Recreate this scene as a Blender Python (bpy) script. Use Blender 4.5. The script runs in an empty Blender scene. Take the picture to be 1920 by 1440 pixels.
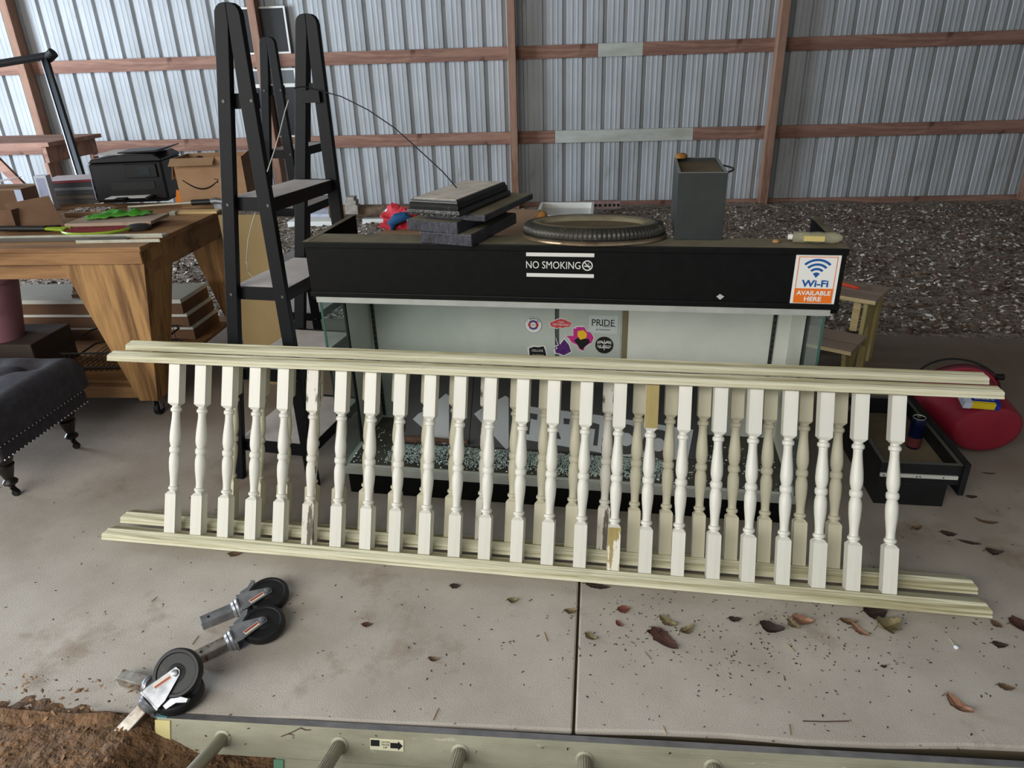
import bpy, bmesh, math, random
from mathutils import Vector, Matrix, noise
R = math.radians
PI = math.pi
rnd = random.Random(7)
C = bpy.context.scene.collection
sc = bpy.context.scene

# ------------------------------------------------------------------ camera, light, exposure
F, PITCH, ROLL, YAW, H = 1332.0, R(24.8), R(-1.795), R(4.77), 1.56
def cam_rows():
    cp, sp, cr, sr, cy, sy = math.cos(PITCH), math.sin(PITCH), math.cos(ROLL), math.sin(ROLL), math.cos(YAW), math.sin(YAW)
    B = Matrix(((1,0,0),(0,0,-1),(0,1,0)))
    Rz = Matrix(((cy,sy,0),(-sy,cy,0),(0,0,1)))
    Rx = Matrix(((1,0,0),(0,cp,-sp),(0,sp,cp)))
    Rr = Matrix(((cr,-sr,0),(sr,cr,0),(0,0,1)))
    return Rr @ Rx @ B @ Rz
MC = cam_rows()
cam = bpy.data.objects.new('camera', bpy.data.cameras.new('camera'))
C.objects.link(cam)
cam.data.sensor_width = 36.0
cam.data.lens = F / 1920 * 36.0
cam.data.clip_start = 0.02
rot = Matrix((MC[0], -MC[1], -MC[2])).transposed()
cam.matrix_world = Matrix.Translation((0, 0, H)) @ rot.to_4x4()
sc.camera = cam

world = bpy.data.worlds.new('sky'); sc.world = world; world.use_nodes = True
wn = world.node_tree; wn.nodes.clear()
wo = wn.nodes.new('ShaderNodeOutputWorld'); bg = wn.nodes.new('ShaderNodeBackground')
bg.inputs[0].default_value = (0.80, 0.90, 1.0, 1); bg.inputs[1].default_value = 0.45
wn.links.new(bg.outputs[0], wo.inputs[0])
sc.view_settings.view_transform = 'Standard'; sc.view_settings.look = 'None'
sc.view_settings.gamma = 1.0; sc.view_settings.use_curve_mapping = False
sc.view_settings.exposure = 0.0

def area(name, loc, target, sx, sy, power, col):
    l = bpy.data.lights.new(name, 'AREA'); l.shape = 'RECTANGLE'; l.size = sx; l.size_y = sy
    l.energy = power; l.color = col
    o = bpy.data.objects.new(name, l); C.objects.link(o)
    o.location = loc
    o.rotation_euler = (Vector(target) - Vector(loc)).to_track_quat('-Z', 'Z').to_euler()
    return o
# daylight coming in through the open gable end on the left and the open front of the shed
area('daylight_left', (-9.6, 4.4, 1.7), (0, 5.2, 0.7), 4.2, 2.6, 1300, (0.72, 0.85, 1.0))
area('daylight_front', (-3.2, -2.4, 2.9), (-0.4, 1.8, 0.2), 7.0, 2.2, 400, (1.0, 0.98, 0.93))

# ------------------------------------------------------------------ pixel helpers (photo pixels to world points)
CC = Vector((0, 0, H))
MT = MC.transposed()
def ray(u, v): return MT @ Vector(((u-960)/F, (v-720)/F, 1))
def onz(u, v, z=0.0):
    d = ray(u, v); return CC + d*((z-H)/d.z)
def ony(u, v, y):
    d = ray(u, v); return CC + d*(y/d.y)
def onpl(u, v, p, n):
    d = ray(u, v); n = Vector(n); return CC + d*(n.dot(Vector(p)-CC)/n.dot(d))

# ------------------------------------------------------------------ materials
def lin(c):
    return tuple(((x/255)/12.92 if x/255 <= 0.04045 else ((x/255+0.055)/1.055)**2.4) for x in c) + (1,)
MATS = {}
def nn(nt, t, **kw):
    n = nt.nodes.new(t)
    for k, v in kw.items(): setattr(n, k, v)
    return n
def mat(name, c1, c2=None, rough=0.6, metal=0.0, scale=6, stretch=(1,1,1), bump=0.15, bscale=60, dist=0.002, lo=0.35, hi=0.65, spec=0.4, c3=None, s3=3, t3=0.6, w3=0.08, coat=0):
    if name in MATS: return MATS[name]
    m = bpy.data.materials.new(name); m.use_nodes = True; nt = m.node_tree
    b = nt.nodes['Principled BSDF']
    b.inputs['Roughness'].default_value = rough; b.inputs['Metallic'].default_value = metal
    b.inputs['Specular IOR Level'].default_value = spec
    if coat: b.inputs['Coat Weight'].default_value = coat
    tc = nn(nt, 'ShaderNodeTexCoord'); mp = nn(nt, 'ShaderNodeMapping'); mp.inputs['Scale'].default_value = stretch
    nt.links.new(tc.outputs['Object'], mp.inputs['Vector'])
    n1 = nn(nt, 'ShaderNodeTexNoise'); n1.inputs['Scale'].default_value = scale; n1.inputs['Detail'].default_value = 6
    n1.inputs['Roughness'].default_value = 0.62
    nt.links.new(mp.outputs[0], n1.inputs['Vector'])
    r = nn(nt, 'ShaderNodeValToRGB'); r.color_ramp.elements[0].position = lo; r.color_ramp.elements[1].position = hi
    r.color_ramp.elements[0].color = lin(c1); r.color_ramp.elements[1].color = lin(c2 or c1)
    nt.links.new(n1.outputs['Fac'], r.inputs[0])
    out = r.outputs[0]
    if c3:
        n3 = nn(nt, 'ShaderNodeTexNoise'); n3.inputs['Scale'].default_value = s3; n3.inputs['Detail'].default_value = 8
        n3.inputs['Roughness'].default_value = 0.7
        nt.links.new(mp.outputs[0], n3.inputs['Vector'])
        mr = nn(nt, 'ShaderNodeMapRange'); mr.inputs['From Min'].default_value = t3; mr.inputs['From Max'].default_value = t3 + w3
        nt.links.new(n3.outputs['Fac'], mr.inputs['Value'])
        mx = nn(nt, 'ShaderNodeMix', data_type='RGBA'); mx.inputs['B'].default_value = lin(c3)
        nt.links.new(mr.outputs[0], mx.inputs['Factor']); nt.links.new(out, mx.inputs['A']); out = mx.outputs['Result']
    nt.links.new(out, b.inputs['Base Color'])
    if bump:
        n2 = nn(nt, 'ShaderNodeTexNoise'); n2.inputs['Scale'].default_value = bscale; n2.inputs['Detail'].default_value = 4
        nt.links.new(mp.outputs[0], n2.inputs['Vector'])
        bp = nn(nt, 'ShaderNodeBump'); bp.inputs['Strength'].default_value = bump; bp.inputs['Distance'].default_value = dist
        nt.links.new(n2.outputs['Fac'], bp.inputs['Height']); nt.links.new(bp.outputs[0], b.inputs['Normal'])
    MATS[name] = m
    return m
def wood(name, c1, c2, axis='x', scale=9, rings=3.0, rough=0.65, c3=None, bump=0.2, t3=0.62, st=0.08):
    """grain lines running along the given local axis"""
    if name in MATS: return MATS[name]
    m = bpy.data.materials.new(name); m.use_nodes = True; nt = m.node_tree
    b = nt.nodes['Principled BSDF']; b.inputs['Roughness'].default_value = rough; b.inputs['Specular IOR Level'].default_value = 0.3
    tc = nn(nt, 'ShaderNodeTexCoord'); mp = nn(nt, 'ShaderNodeMapping')
    s = {'x': (st,1,1), 'y': (1,st,1), 'z': (1,1,st)}[axis]
    mp.inputs['Scale'].default_value = s
    nt.links.new(tc.outputs['Object'], mp.inputs['Vector'])
    n1 = nn(nt, 'ShaderNodeTexNoise'); n1.inputs['Scale'].default_value = scale; n1.inputs['Detail'].default_value = 3; n1.inputs['Distortion'].default_value = 0.6
    nt.links.new(mp.outputs[0], n1.inputs['Vector'])
    mul = nn(nt, 'ShaderNodeMath', operation='MULTIPLY'); mul.inputs[1].default_value = rings*8
    nt.links.new(n1.outputs['Fac'], mul.inputs[0])
    sn = nn(nt, 'ShaderNodeMath', operation='SINE'); nt.links.new(mul.outputs[0], sn.inputs[0])
    nf = nn(nt, 'ShaderNodeTexNoise'); nf.inputs['Scale'].default_value = scale*14; nf.inputs['Detail'].default_value = 4
    nt.links.new(mp.outputs[0], nf.inputs['Vector'])
    ad = nn(nt, 'ShaderNodeMath', operation='MULTIPLY_ADD'); ad.inputs[1].default_value = 0.22; ad.inputs[2].default_value = 0.0
    nt.links.new(sn.outputs[0], ad.inputs[0])
    ad2 = nn(nt, 'ShaderNodeMath', operation='ADD'); nt.links.new(ad.outputs[0], ad2.inputs[0]); nt.links.new(nf.outputs['Fac'], ad2.inputs[1])
    r = nn(nt, 'ShaderNodeValToRGB'); r.color_ramp.elements[0].position = 0.22; r.color_ramp.elements[1].position = 0.75
    r.color_ramp.elements[0].color = lin(c1); r.color_ramp.elements[1].color = lin(c2)
    nt.links.new(ad2.outputs[0], r.inputs[0]); out = r.outputs[0]
    if c3:
        n3 = nn(nt, 'ShaderNodeTexNoise'); n3.inputs['Scale'].default_value = 5; n3.inputs['Detail'].default_value = 6
        nt.links.new(tc.outputs['Object'], n3.inputs['Vector'])
        mr = nn(nt, 'ShaderNodeMapRange'); mr.inputs['From Min'].default_value = t3; mr.inputs['From Max'].default_value = t3+0.1
        nt.links.new(n3.outputs['Fac'], mr.inputs['Value'])
        mx = nn(nt, 'ShaderNodeMix', data_type='RGBA'); mx.inputs['B'].default_value = lin(c3)
        nt.links.new(mr.outputs[0], mx.inputs['Factor']); nt.links.new(out, mx.inputs['A']); out = mx.outputs['Result']
    nt.links.new(out, b.inputs['Base Color'])
    bp = nn(nt, 'ShaderNodeBump'); bp.inputs['Strength'].default_value = bump; bp.inputs['Distance'].default_value = 0.002
    nt.links.new(ad2.outputs[0], bp.inputs['Height']); nt.links.new(bp.outputs[0], b.inputs['Normal'])
    MATS[name] = m
    return m
def flat(name, c, rough=0.6, metal=0.0):
    return mat(name, c, rough=rough, metal=metal, bump=0)
def glassmat(name, tint=(0.86,0.95,0.93), haze=0.12, hc=(150,160,160)):
    m = bpy.data.materials.new(name); m.use_nodes = True; nt = m.node_tree; nt.nodes.clear()
    o = nn(nt, 'ShaderNodeOutputMaterial'); t = nn(nt, 'ShaderNodeBsdfTransparent'); t.inputs[0].default_value = (*tint, 1)
    g = nn(nt, 'ShaderNodeBsdfGlossy'); g.inputs['Roughness'].default_value = 0.03
    d = nn(nt, 'ShaderNodeBsdfDiffuse'); d.inputs[0].default_value = lin(hc)
    fr = nn(nt, 'ShaderNodeFresnel'); fr.inputs[0].default_value = 1.5
    m1 = nn(nt, 'ShaderNodeMixShader'); m2 = nn(nt, 'ShaderNodeMixShader'); m2.inputs[0].default_value = haze
    ge = nn(nt, 'ShaderNodeNewGeometry'); iv = nn(nt, 'ShaderNodeMath', operation='SUBTRACT'); iv.inputs[0].default_value = 1.0; mu = nn(nt, 'ShaderNodeMath', operation='MULTIPLY')
    nt.links.new(ge.outputs['Backfacing'], iv.inputs[1]); nt.links.new(iv.outputs[0], mu.inputs[0]); nt.links.new(fr.outputs[0], mu.inputs[1])
    nt.links.new(mu.outputs[0], m1.inputs[0]); nt.links.new(t.outputs[0], m1.inputs[1]); nt.links.new(g.outputs[0], m1.inputs[2])
    nt.links.new(m1.outputs[0], m2.inputs[1]); nt.links.new(d.outputs[0], m2.inputs[2]); nt.links.new(m2.outputs[0], o.inputs[0])
    return m

# ------------------------------------------------------------------ mesh building
def TM(loc=(0,0,0), rx=0, ry=0, rz=0):
    return Matrix.Translation(loc) @ Matrix.Rotation(R(rz), 4, 'Z') @ Matrix.Rotation(R(ry), 4, 'Y') @ Matrix.Rotation(R(rx), 4, 'X')
class MB:
    def __init__(s): s.v = []; s.f = []; s.sm = []
    def add(s, vs, fs, M=None, smooth=False):
        o = len(s.v)
        for p in vs:
            p = Vector(p)
            s.v.append(M @ p if M is not None else p)
        for f in fs: s.f.append([i+o for i in f]); s.sm.append(smooth)
        return s
    def box(s, x0, x1, y0, y1, z0, z1, M=None):
        vs = [(x0,y0,z0),(x1,y0,z0),(x1,y1,z0),(x0,y1,z0),(x0,y0,z1),(x1,y0,z1),(x1,y1,z1),(x0,y1,z1)]
        return s.add(vs, [(0,3,2,1),(4,5,6,7),(0,1,5,4),(1,2,6,5),(2,3,7,6),(3,0,4,7)], M)
    def prism(s, poly, z0, z1, M=None):
        n = len(poly)
        a = sum(poly[i][0]*poly[(i+1)%n][1]-poly[(i+1)%n][0]*poly[i][1] for i in range(n))
        if a < 0: poly = poly[::-1]
        vs = [(p[0],p[1],z0) for p in poly]+[(p[0],p[1],z1) for p in poly]
        return s.add(vs, [list(range(n))[::-1], list(range(n,2*n))]+[(i,(i+1)%n,(i+1)%n+n,i+n) for i in range(n)], M)
    def lathe(s, prof, n=20, M=None, cap=True, sx=1, sy=1, smooth=True):
        vs = []
        for r, z in prof:
            for i in range(n):
                a = 2*PI*i/n; vs.append((r*math.cos(a)*sx, r*math.sin(a)*sy, z))
        fs = []
        for k in range(len(prof)-1):
            for i in range(n):
                j = (i+1) % n; fs.append((k*n+i, k*n+j, (k+1)*n+j, (k+1)*n+i))
        s.add(vs, fs, M, smooth)
        if cap:
            o = len(s.v)-len(vs); m = len(prof)-1
            s.f.append([o+i for i in range(n)][::-1]); s.sm.append(False)
            s.f.append([o+m*n+i for i in range(n)]); s.sm.append(False)
        return s
    def cyl(s, p0, p1, r0, r1=None, n=14, cap=True, M=None):
        p0 = Vector(p0); p1 = Vector(p1); d = p1-p0
        q = d.to_track_quat('Z', 'Y').to_matrix().to_4x4()
        MM = Matrix.Translation(p0) @ q
        if M is not None: MM = M @ MM
        return s.lathe([(r0,0),(r0 if r1 is None else r1, d.length)], n, MM, cap)
    def tube(s, pts, r, n=8):
        pts = [Vector(p) for p in pts]; vs = []; fs = []
        up = Vector((0.13,0.21,1)).normalized()
        for k, p in enumerate(pts):
            t = (pts[min(k+1,len(pts)-1)]-pts[max(k-1,0)]).normalized()
            a = t.cross(up)
            if a.length < 1e-3: a = t.cross(Vector((1,0,0)))
            a.normalize(); b = t.cross(a)
            rr = r[k] if isinstance(r, (list,tuple)) else r
            for i in range(n):
                w = 2*PI*i/n; vs.append(p + a*math.cos(w)*rr + b*math.sin(w)*rr)
        for k in range(len(pts)-1):
            for i in range(n):
                j = (i+1)%n; fs.append((k*n+i,(k+1)*n+i,(k+1)*n+j,k*n+j))
        fs.append([i for i in range(n)]); fs.append([(len(pts)-1)*n+i for i in range(n)][::-1])
        return s.add(vs, fs, None, True)
    def bar(s, p0, p1, w, h, up=(0,0,1)):
        """rectangular bar from p0 to p1, w across, h along up"""
        p0 = Vector(p0); p1 = Vector(p1); t = (p1-p0).normalized(); up = Vector(up)
        a = t.cross(up).normalized(); b = a.cross(t).normalized()
        vs = []
        for p in (p0, p1):
            for x, y in ((-1,-1),(1,-1),(1,1),(-1,1)): vs.append(p + a*x*w/2 + b*y*h/2)
        return s.add(vs, [(0,3,2,1),(4,5,6,7),(0,1,5,4),(1,2,6,5),(2,3,7,6),(3,0,4,7)])
    def mesh(s, name):
        me = bpy.data.meshes.new(name)
        me.from_pydata([tuple(v) for v in s.v], [], [tuple(f) for f in s.f])
        for p, sm in zip(me.polygons, s.sm): p.use_smooth = sm
        me.update()
        bm = bmesh.new(); bm.from_mesh(me); bmesh.ops.recalc_face_normals(bm, faces=bm.faces); bm.to_mesh(me); bm.free()
        if any(s.sm): me.set_sharp_from_angle(angle=R(40))
        return me
def link(name, me, m, parent=None, bev=0, label=None):
    o = bpy.data.objects.new(name, me); C.objects.link(o)
    if m is not None and not me.materials: me.materials.append(m)
    if parent is not None: o.parent = parent
    if bev:
        b = o.modifiers.new('bevel', 'BEVEL'); b.width = bev; b.segments = 2; b.limit_method = 'ANGLE'; b.angle_limit = R(40)
    if label: o['label'] = label
    return o
def part(name, mb, m, parent=None, bev=0, label=None):
    return link(name, mb.mesh(name), m, parent, bev, label)
def copyof(o, parent, M=None):
    c = o.copy(); C.objects.link(c); c.parent = parent
    if M is not None: c.matrix_local = M
    return c
def tag(o, label, cat, group=None, kind=None):
    if label: o['label'] = label
    if cat: o['category'] = cat
    if group: o['group'] = group
    if kind: o['kind'] = kind
    return o
def thing(name, label, cat, loc=(0,0,0), rz=0, group=None, M=None):
    o = bpy.data.objects.new(name, None); C.objects.link(o); o.empty_display_size = 0.05
    if M is not None: o.matrix_world = M
    else: o.location = loc; o.rotation_euler = (0,0,R(rz))
    return tag(o, label, cat, group)
def solo(name, mb, m, label, cat, M=None, group=None, bev=0, kind=None):
    """a thing that is one mesh; M places it"""
    o = part(name, mb, m, None, bev)
    if M is not None: o.matrix_world = M
    return tag(o, label, cat, group, kind)
def struct(o): o['kind'] = 'structure'; return o
def stuff(o): o['kind'] = 'stuff'; return o
def textmesh(name, s, m, parent, M, w=None, h=None, ext=0.0006, bold=0.0, spacing=1.0):
    """lettering; w/h = size of its box, centred on M's origin, lying in M's xz plane facing -y"""
    cu = bpy.data.curves.new(name, 'FONT'); cu.body = s; cu.size = 1; cu.extrude = 0.0; cu.offset = bold; cu.space_character = spacing
    cu.resolution_u = 3
    t = bpy.data.objects.new(name, cu); C.objects.link(t)
    bpy.context.view_layer.update()
    me = bpy.data.meshes.new_from_object(t.evaluated_get(bpy.context.evaluated_depsgraph_get()))
    bpy.data.objects.remove(t)
    xs = [v.co.x for v in me.vertices]; ys = [v.co.y for v in me.vertices]
    cx, cy, W_, H_ = (min(xs)+max(xs))/2, (min(ys)+max(ys))/2, max(xs)-min(xs), max(ys)-min(ys)
    kx = (w/W_) if w else h/H_; ky = (h/H_) if h else kx
    for v in me.vertices:
        v.co = Vector(((v.co.x-cx)*kx, -ext, (v.co.y-cy)*ky))
    o = link(name, me, m, parent); me.materials.clear(); me.materials.append(m)
    o.matrix_local = M
    return o

# ------------------------------------------------------------------ the materials of the place
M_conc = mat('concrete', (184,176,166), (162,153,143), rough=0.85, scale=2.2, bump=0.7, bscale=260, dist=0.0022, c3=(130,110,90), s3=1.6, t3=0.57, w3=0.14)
def dirt_shade_back(m):
    # brown mask painting the floor's shade behind the railings, over some real dirt
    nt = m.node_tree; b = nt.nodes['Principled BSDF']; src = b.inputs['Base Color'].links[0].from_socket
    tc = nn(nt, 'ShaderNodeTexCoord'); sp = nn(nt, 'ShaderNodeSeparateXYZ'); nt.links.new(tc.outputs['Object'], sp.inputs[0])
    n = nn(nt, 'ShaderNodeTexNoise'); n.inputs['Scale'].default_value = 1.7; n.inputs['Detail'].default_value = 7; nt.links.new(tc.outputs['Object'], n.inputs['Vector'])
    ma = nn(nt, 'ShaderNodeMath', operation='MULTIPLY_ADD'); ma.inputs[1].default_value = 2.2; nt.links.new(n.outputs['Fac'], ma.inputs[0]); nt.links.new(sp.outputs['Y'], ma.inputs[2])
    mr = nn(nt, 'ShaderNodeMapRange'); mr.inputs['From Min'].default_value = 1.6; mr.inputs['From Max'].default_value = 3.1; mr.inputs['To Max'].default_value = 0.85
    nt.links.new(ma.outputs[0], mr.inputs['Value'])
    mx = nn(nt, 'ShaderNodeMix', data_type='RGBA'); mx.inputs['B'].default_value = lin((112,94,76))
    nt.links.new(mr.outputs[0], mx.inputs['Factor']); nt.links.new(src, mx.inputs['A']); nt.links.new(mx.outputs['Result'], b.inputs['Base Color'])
dirt_shade_back(M_conc)
M_joint = flat('joint_dirt', (96,84,64), 0.95)
M_soil = mat('soil', (130,98,70), (88,66,46), rough=0.95, scale=9, bump=1.0, bscale=38, dist=0.02, c3=(136,112,84), s3=16, t3=0.58)
M_gravel = mat('gravel', (180,162,146), (96,84,72), rough=0.95, scale=26, bump=1.0, bscale=70, dist=0.03, c3=(150,140,128), s3=40, t3=0.62, w3=0.03)
M_sheet = mat('wall_sheet', (186,187,188), (158,159,158), rough=0.6, scale=3, stretch=(1,1,0.25), bump=0.1, bscale=14, dist=0.002, c3=(150,148,142), s3=5, t3=0.60, w3=0.12, spec=0.3)
M_roof = flat('roof_sheet', (120,118,112), 0.7)
M_lum = wood('framing_lumber', (128,92,78), (158,120,102), 'x', 6, 2.5, 0.8, c3=(96,66,54), t3=0.64)
M_lumz = wood('framing_lumber_upright', (126,92,74), (158,122,102), 'z', 6, 2.5, 0.8, c3=(92,64,50), t3=0.64)
M_lumwhite = mat('lumber_whitewashed', (196,196,186), (170,166,152), rough=0.8, scale=8, stretch=(0.3,1,1), bump=0.2)
M_treat = wood('treated_pine', (150,142,106), (216,212,186), 'x', 30, 2.2, 0.62, c3=(186,186,156), bump=0.7, t3=0.62, st=0.018)
M_white = mat('white_paint', (226,224,214), (206,204,192), rough=0.42, scale=9, stretch=(1,1,0.12), bump=0.35, bscale=90, dist=0.001, c3=(150,140,118), s3=22, t3=0.70, w3=0.05)
M_agedshade = mat('aged_shaded_paint', (214,208,184), (196,190,164), rough=0.5, scale=9, stretch=(1,1,0.12), bump=0.3, bscale=90, dist=0.001, c3=(120,108,84), s3=22, t3=0.68, w3=0.04)  # aged paint, with the rear railing's shade put into its tone
M_crack = mat('cracked_white_paint', (220,216,204), (200,196,182), rough=0.5, scale=9, bump=0.6, bscale=60, dist=0.002, stretch=(1,1,0.15), c3=(88,80,66), s3=28, t3=0.54, w3=0.03)
M_peel = mat('peeled_to_olive_wood', (146,128,76), (170,152,100), rough=0.7, scale=20, bump=0.4, bscale=80, stretch=(1,1,0.2), c3=(222,218,204), s3=12, t3=0.545, w3=0.01)
M_black = mat('black_laminate', (17,18,18), (12,13,13), rough=0.42, scale=30, bump=0.05, c3=(40,38,34), s3=18, t3=0.76, w3=0.05, spec=0.15)
M_blackdust = mat('black_board_under_dust', (132,124,102), (100,92,72), rough=0.9, scale=5, bump=0.2, c3=(120,112,94), s3=9, t3=0.6)
M_blackwood = mat('black_stained_wood', (14,16,19), (10,12,14), rough=0.5, scale=12, stretch=(1,1,0.2), bump=0.2, bscale=50, spec=0.2)
M_ledge = mat('pale_dust_on_shelf', (214,204,198), (196,186,178), rough=0.85, scale=10, bump=0.15, c3=(120,108,96), s3=30, t3=0.73, w3=0.02)
M_alu = mat('dull_aluminium', (186,184,170), (160,158,142), rough=0.45, metal=0.35, scale=10, bump=0.1, c3=(120,112,90), s3=18, t3=0.66)
M_chrome = mat('scuffed_zinc', (158,160,164), (112,114,118), rough=0.4, metal=0.6, scale=18, bump=0.12, c3=(116,74,50), s3=30, t3=0.66)
M_rust = mat('zinc_with_rust', (176,172,164), (128,120,108), rough=0.5, metal=0.6, scale=20, bump=0.2, c3=(112,68,48), s3=22, t3=0.54)
M_rubber = mat('black_rubber', (22,22,24), (16,16,17), rough=0.5, scale=20, bump=0.08, c3=(78,74,68), s3=24, t3=0.66)
M_card = mat('cardboard', (168,134,102), (150,118,88), rough=0.85, scale=4, stretch=(1,1,3), bump=0.12)
M_carddk = mat('brown_cardboard', (118,88,66), (100,74,54), rough=0.85, scale=4, bump=0.12)
M_ply = wood('plywood', (112,80,48), (172,132,84), 'z', 5.5, 3.4, 0.6, c3=(104,74,46), t3=0.66)
M_plyx = wood('plywood_edgeways', (116,82,52), (158,118,78), 'x', 5, 2.0, 0.6)
M_pine = wood('new_pine', (196,166,112), (222,196,146), 'x', 8, 1.5, 0.6)
M_pinegrey = wood('weathered_pine', (150,128,110), (172,150,132), 'x', 8, 2, 0.8, c3=(110,92,78))
M_pinez = wood('treated_pine_upright', (150,132,84), (176,158,104), 'z', 8, 2, 0.7)
M_whiteboard = mat('chalky_white_panel', (216,219,210), (202,206,196), rough=0.6, scale=3, bump=0.05, c3=(160,158,144), s3=7, t3=0.68)
M_greypanel = mat('dusty_grey_panel', (184,191,183), (168,176,168), rough=0.35, scale=3, bump=0.03, c3=(170,176,168), s3=5, t3=0.66)
M_strip = mat('grey_metal_strip', (186,190,184), (170,174,168), rough=0.35, metal=0.3, scale=10, bump=0.05)
M_offwhite = flat('off_white', (225,222,212), 0.6)
M_dark = flat('near_black', (14,14,14), 0.6)

# ------------------------------------------------------------------ the shed
GA = -5.4                                   # slab, case and railings run at this angle to the wall
def slabdir(): return Vector((math.cos(R(GA)), math.sin(R(GA)), 0))
# floor: two concrete slabs with a tooled joint between them
b = MB(); b.prism([(-9.4, 0.04-0.094*9.4), (7.6, 0.04+0.094*7.6), (7.6, 2.98), (-9.4, 2.98)], -0.16, -0.02); fl = part('floor', b, M_joint); fl.location = (0, 1.25, 0); fl.rotation_euler = (0,0,R(GA)); struct(fl)
def local_to_floor(x, y):
    c, s = math.cos(R(-GA)), math.sin(R(-GA)); y -= 1.25; return (c*x - s*y, s*x + c*y)
j0 = local_to_floor(0.0155, 1.10); j1 = local_to_floor(0.155, 4.35)
bmv = []
def slab(x0, x1, seed):
    b = MB(); yf, yb = 0.025, 2.99   # the slab rests on its dirt bed
    def jx(y, side): return (j0[0] + (j1[0]-j0[0])*(y-j0[1])/(j1[1]-j0[1])) + side
    def xl(y): return jx(y, 0.0035) if x0 is None else x0
    def xr(y): return jx(y, -0.0035) if x1 is None else x1
    n = 40; pts = []
    r_ = random.Random(seed)
    for i in range(n+1):
        t = i/n; x = xl(yf) + (xr(yf)-xl(yf))*t
        pts.append((x, 0.025 + 0.094*x + (r_.uniform(-0.006, 0.006) if 0 < i < n else 0)))
    pts += [(xr(yb), yb), (xl(yb), yb)]
    b.prism(pts, -0.0198, 0.0)
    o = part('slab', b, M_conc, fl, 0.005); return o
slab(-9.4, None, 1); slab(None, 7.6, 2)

# ground: soil in front, gravel and bark mulch behind, as displaced sheets
def ground(name, x0, x1, y0, y1, nx, ny, zf, m):
    vs = []; fs = []
    for j in range(ny+1):
        for i in range(nx+1):
            x = x0+(x1-x0)*i/nx; y = y0+(y1-y0)*j/ny
            vs.append((x, y, zf(x, y)))
    for j in range(ny):
        for i in range(nx):
            a = j*(nx+1)+i; fs.append((a, a+1, a+nx+2, a+nx+1))
    b = MB(); b.add(vs, fs, None, True); o = part(name, b, m); return struct(o)
def slabfront(x): return 1.272
def slabback(x): return 1.25 - 0.0945*x + 2.99*1.0045
def zsoil(x, y):
    d = slabfront(x) - y
    h = -0.135 + 0.012*noise.noise(Vector((x*3, y*3, 0))) + 0.010*noise.noise(Vector((x*17, y*17, 3)))
    t = max(0, min(1, (-0.80 - x)/0.4)) * max(0, min(1, 1-(d-0.02)/0.5))
    t2 = max(0, min(1, (-0.60 - x)/0.4))
    return h + 0.139*t + 0.02*t2
# soil spilling over the broken slab edge at the left
def zspill(x, y):
    d = slabfront(x) + 0.02*max(0, min(1,(-0.9-x)/0.5)) + 0.045*noise.noise(Vector((x*4.2, y*4.2, 7))) + 0.03*noise.noise(Vector((x*14, y*14, 7))) - y
    return 0.045*max(-0.5, min(1, d*4)) + 0.006*noise.noise(Vector((x*30, y*30, 1)))*(1 if d > -0.02 else 0) - 0.002
ground('soil_ground', -7, 6, -3.2, 1.25, 150, 60, zsoil, M_soil)
def zsp(x, y):
    z = zspill(x, y); edge = max(0, min(1, (-0.93-x)/0.18)); return z*edge - 0.12*(1-edge)
b = ground('soil_spill', -3.2, -0.75, 0.55, 1.62, 150, 66, zsp, M_soil)
def zgr(x, y):
    t = max(0, min(1, (y - slabback(x))/(8.6-slabback(x))))
    return -0.03 - 0.13*t + 0.035*noise.noise(Vector((x*1.3, y*1.3, 5)))*t + 0.014*noise.noise(Vector((x*9, y*9, 2))) + 0.010*noise.noise(Vector((x*26, y*26, 9)))
ground('gravel_ground', -9.5, 7.7, 4.0, 9.3, 330, 150, lambda x, y: zgr(x, y) if y > slabback(x)-0.02 else -0.15, M_gravel)

# wall sheets: ribbed steel, major ribs pressed outwards (dark slots seen from inside), two small ribs between
WY = 9.03; PT = 0.2286
def sheet_mesh():
    prof = []
    for k in range(4):
        o = k*PT
        prof += [(o, 0), (o+0.006, 0.034), (o+0.046, 0.034), (o+0.056, 0)]
        for c in (0.113, 0.171): prof += [(o+c-0.016, 0), (o+c-0.006, -0.0032), (o+c+0.006, -0.0032), (o+c+0.016, 0)]
    prof.append((4*PT, 0))
    b = MB(); n = len(prof); z0, z1 = -0.13, 3.5
    vs = [(x, d, z0) for x, d in prof]+[(x, d, z1) for x, d in prof]
    vs += [(x, d+0.002, z0) for x, d in prof]+[(x, d+0.002, z1) for x, d in prof]
    fs = [(i, i+1, n+i+1, n+i) for i in range(n-1)] + [(2*n+i+1, 2*n+i, 3*n+i, 3*n+i+1) for i in range(n-1)]
    b.add(vs, fs); return b.mesh('wall_panel')
sm_ = sheet_mesh(); sm_.materials.append(M_sheet)
b = MB(); b.box(-9.6, 7.7, 9.075, 9.10, -0.3, 3.5); wb = part('wall_back', b, M_roof); struct(wb)
x = -2.57 - 0.9144*8; k = 0
while x < 7.6:
    o = link('wall_panel', sm_, None, wb); o.location = (x, WY, 0.0005*(k % 2)); x += 0.9144; k += 1
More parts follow.
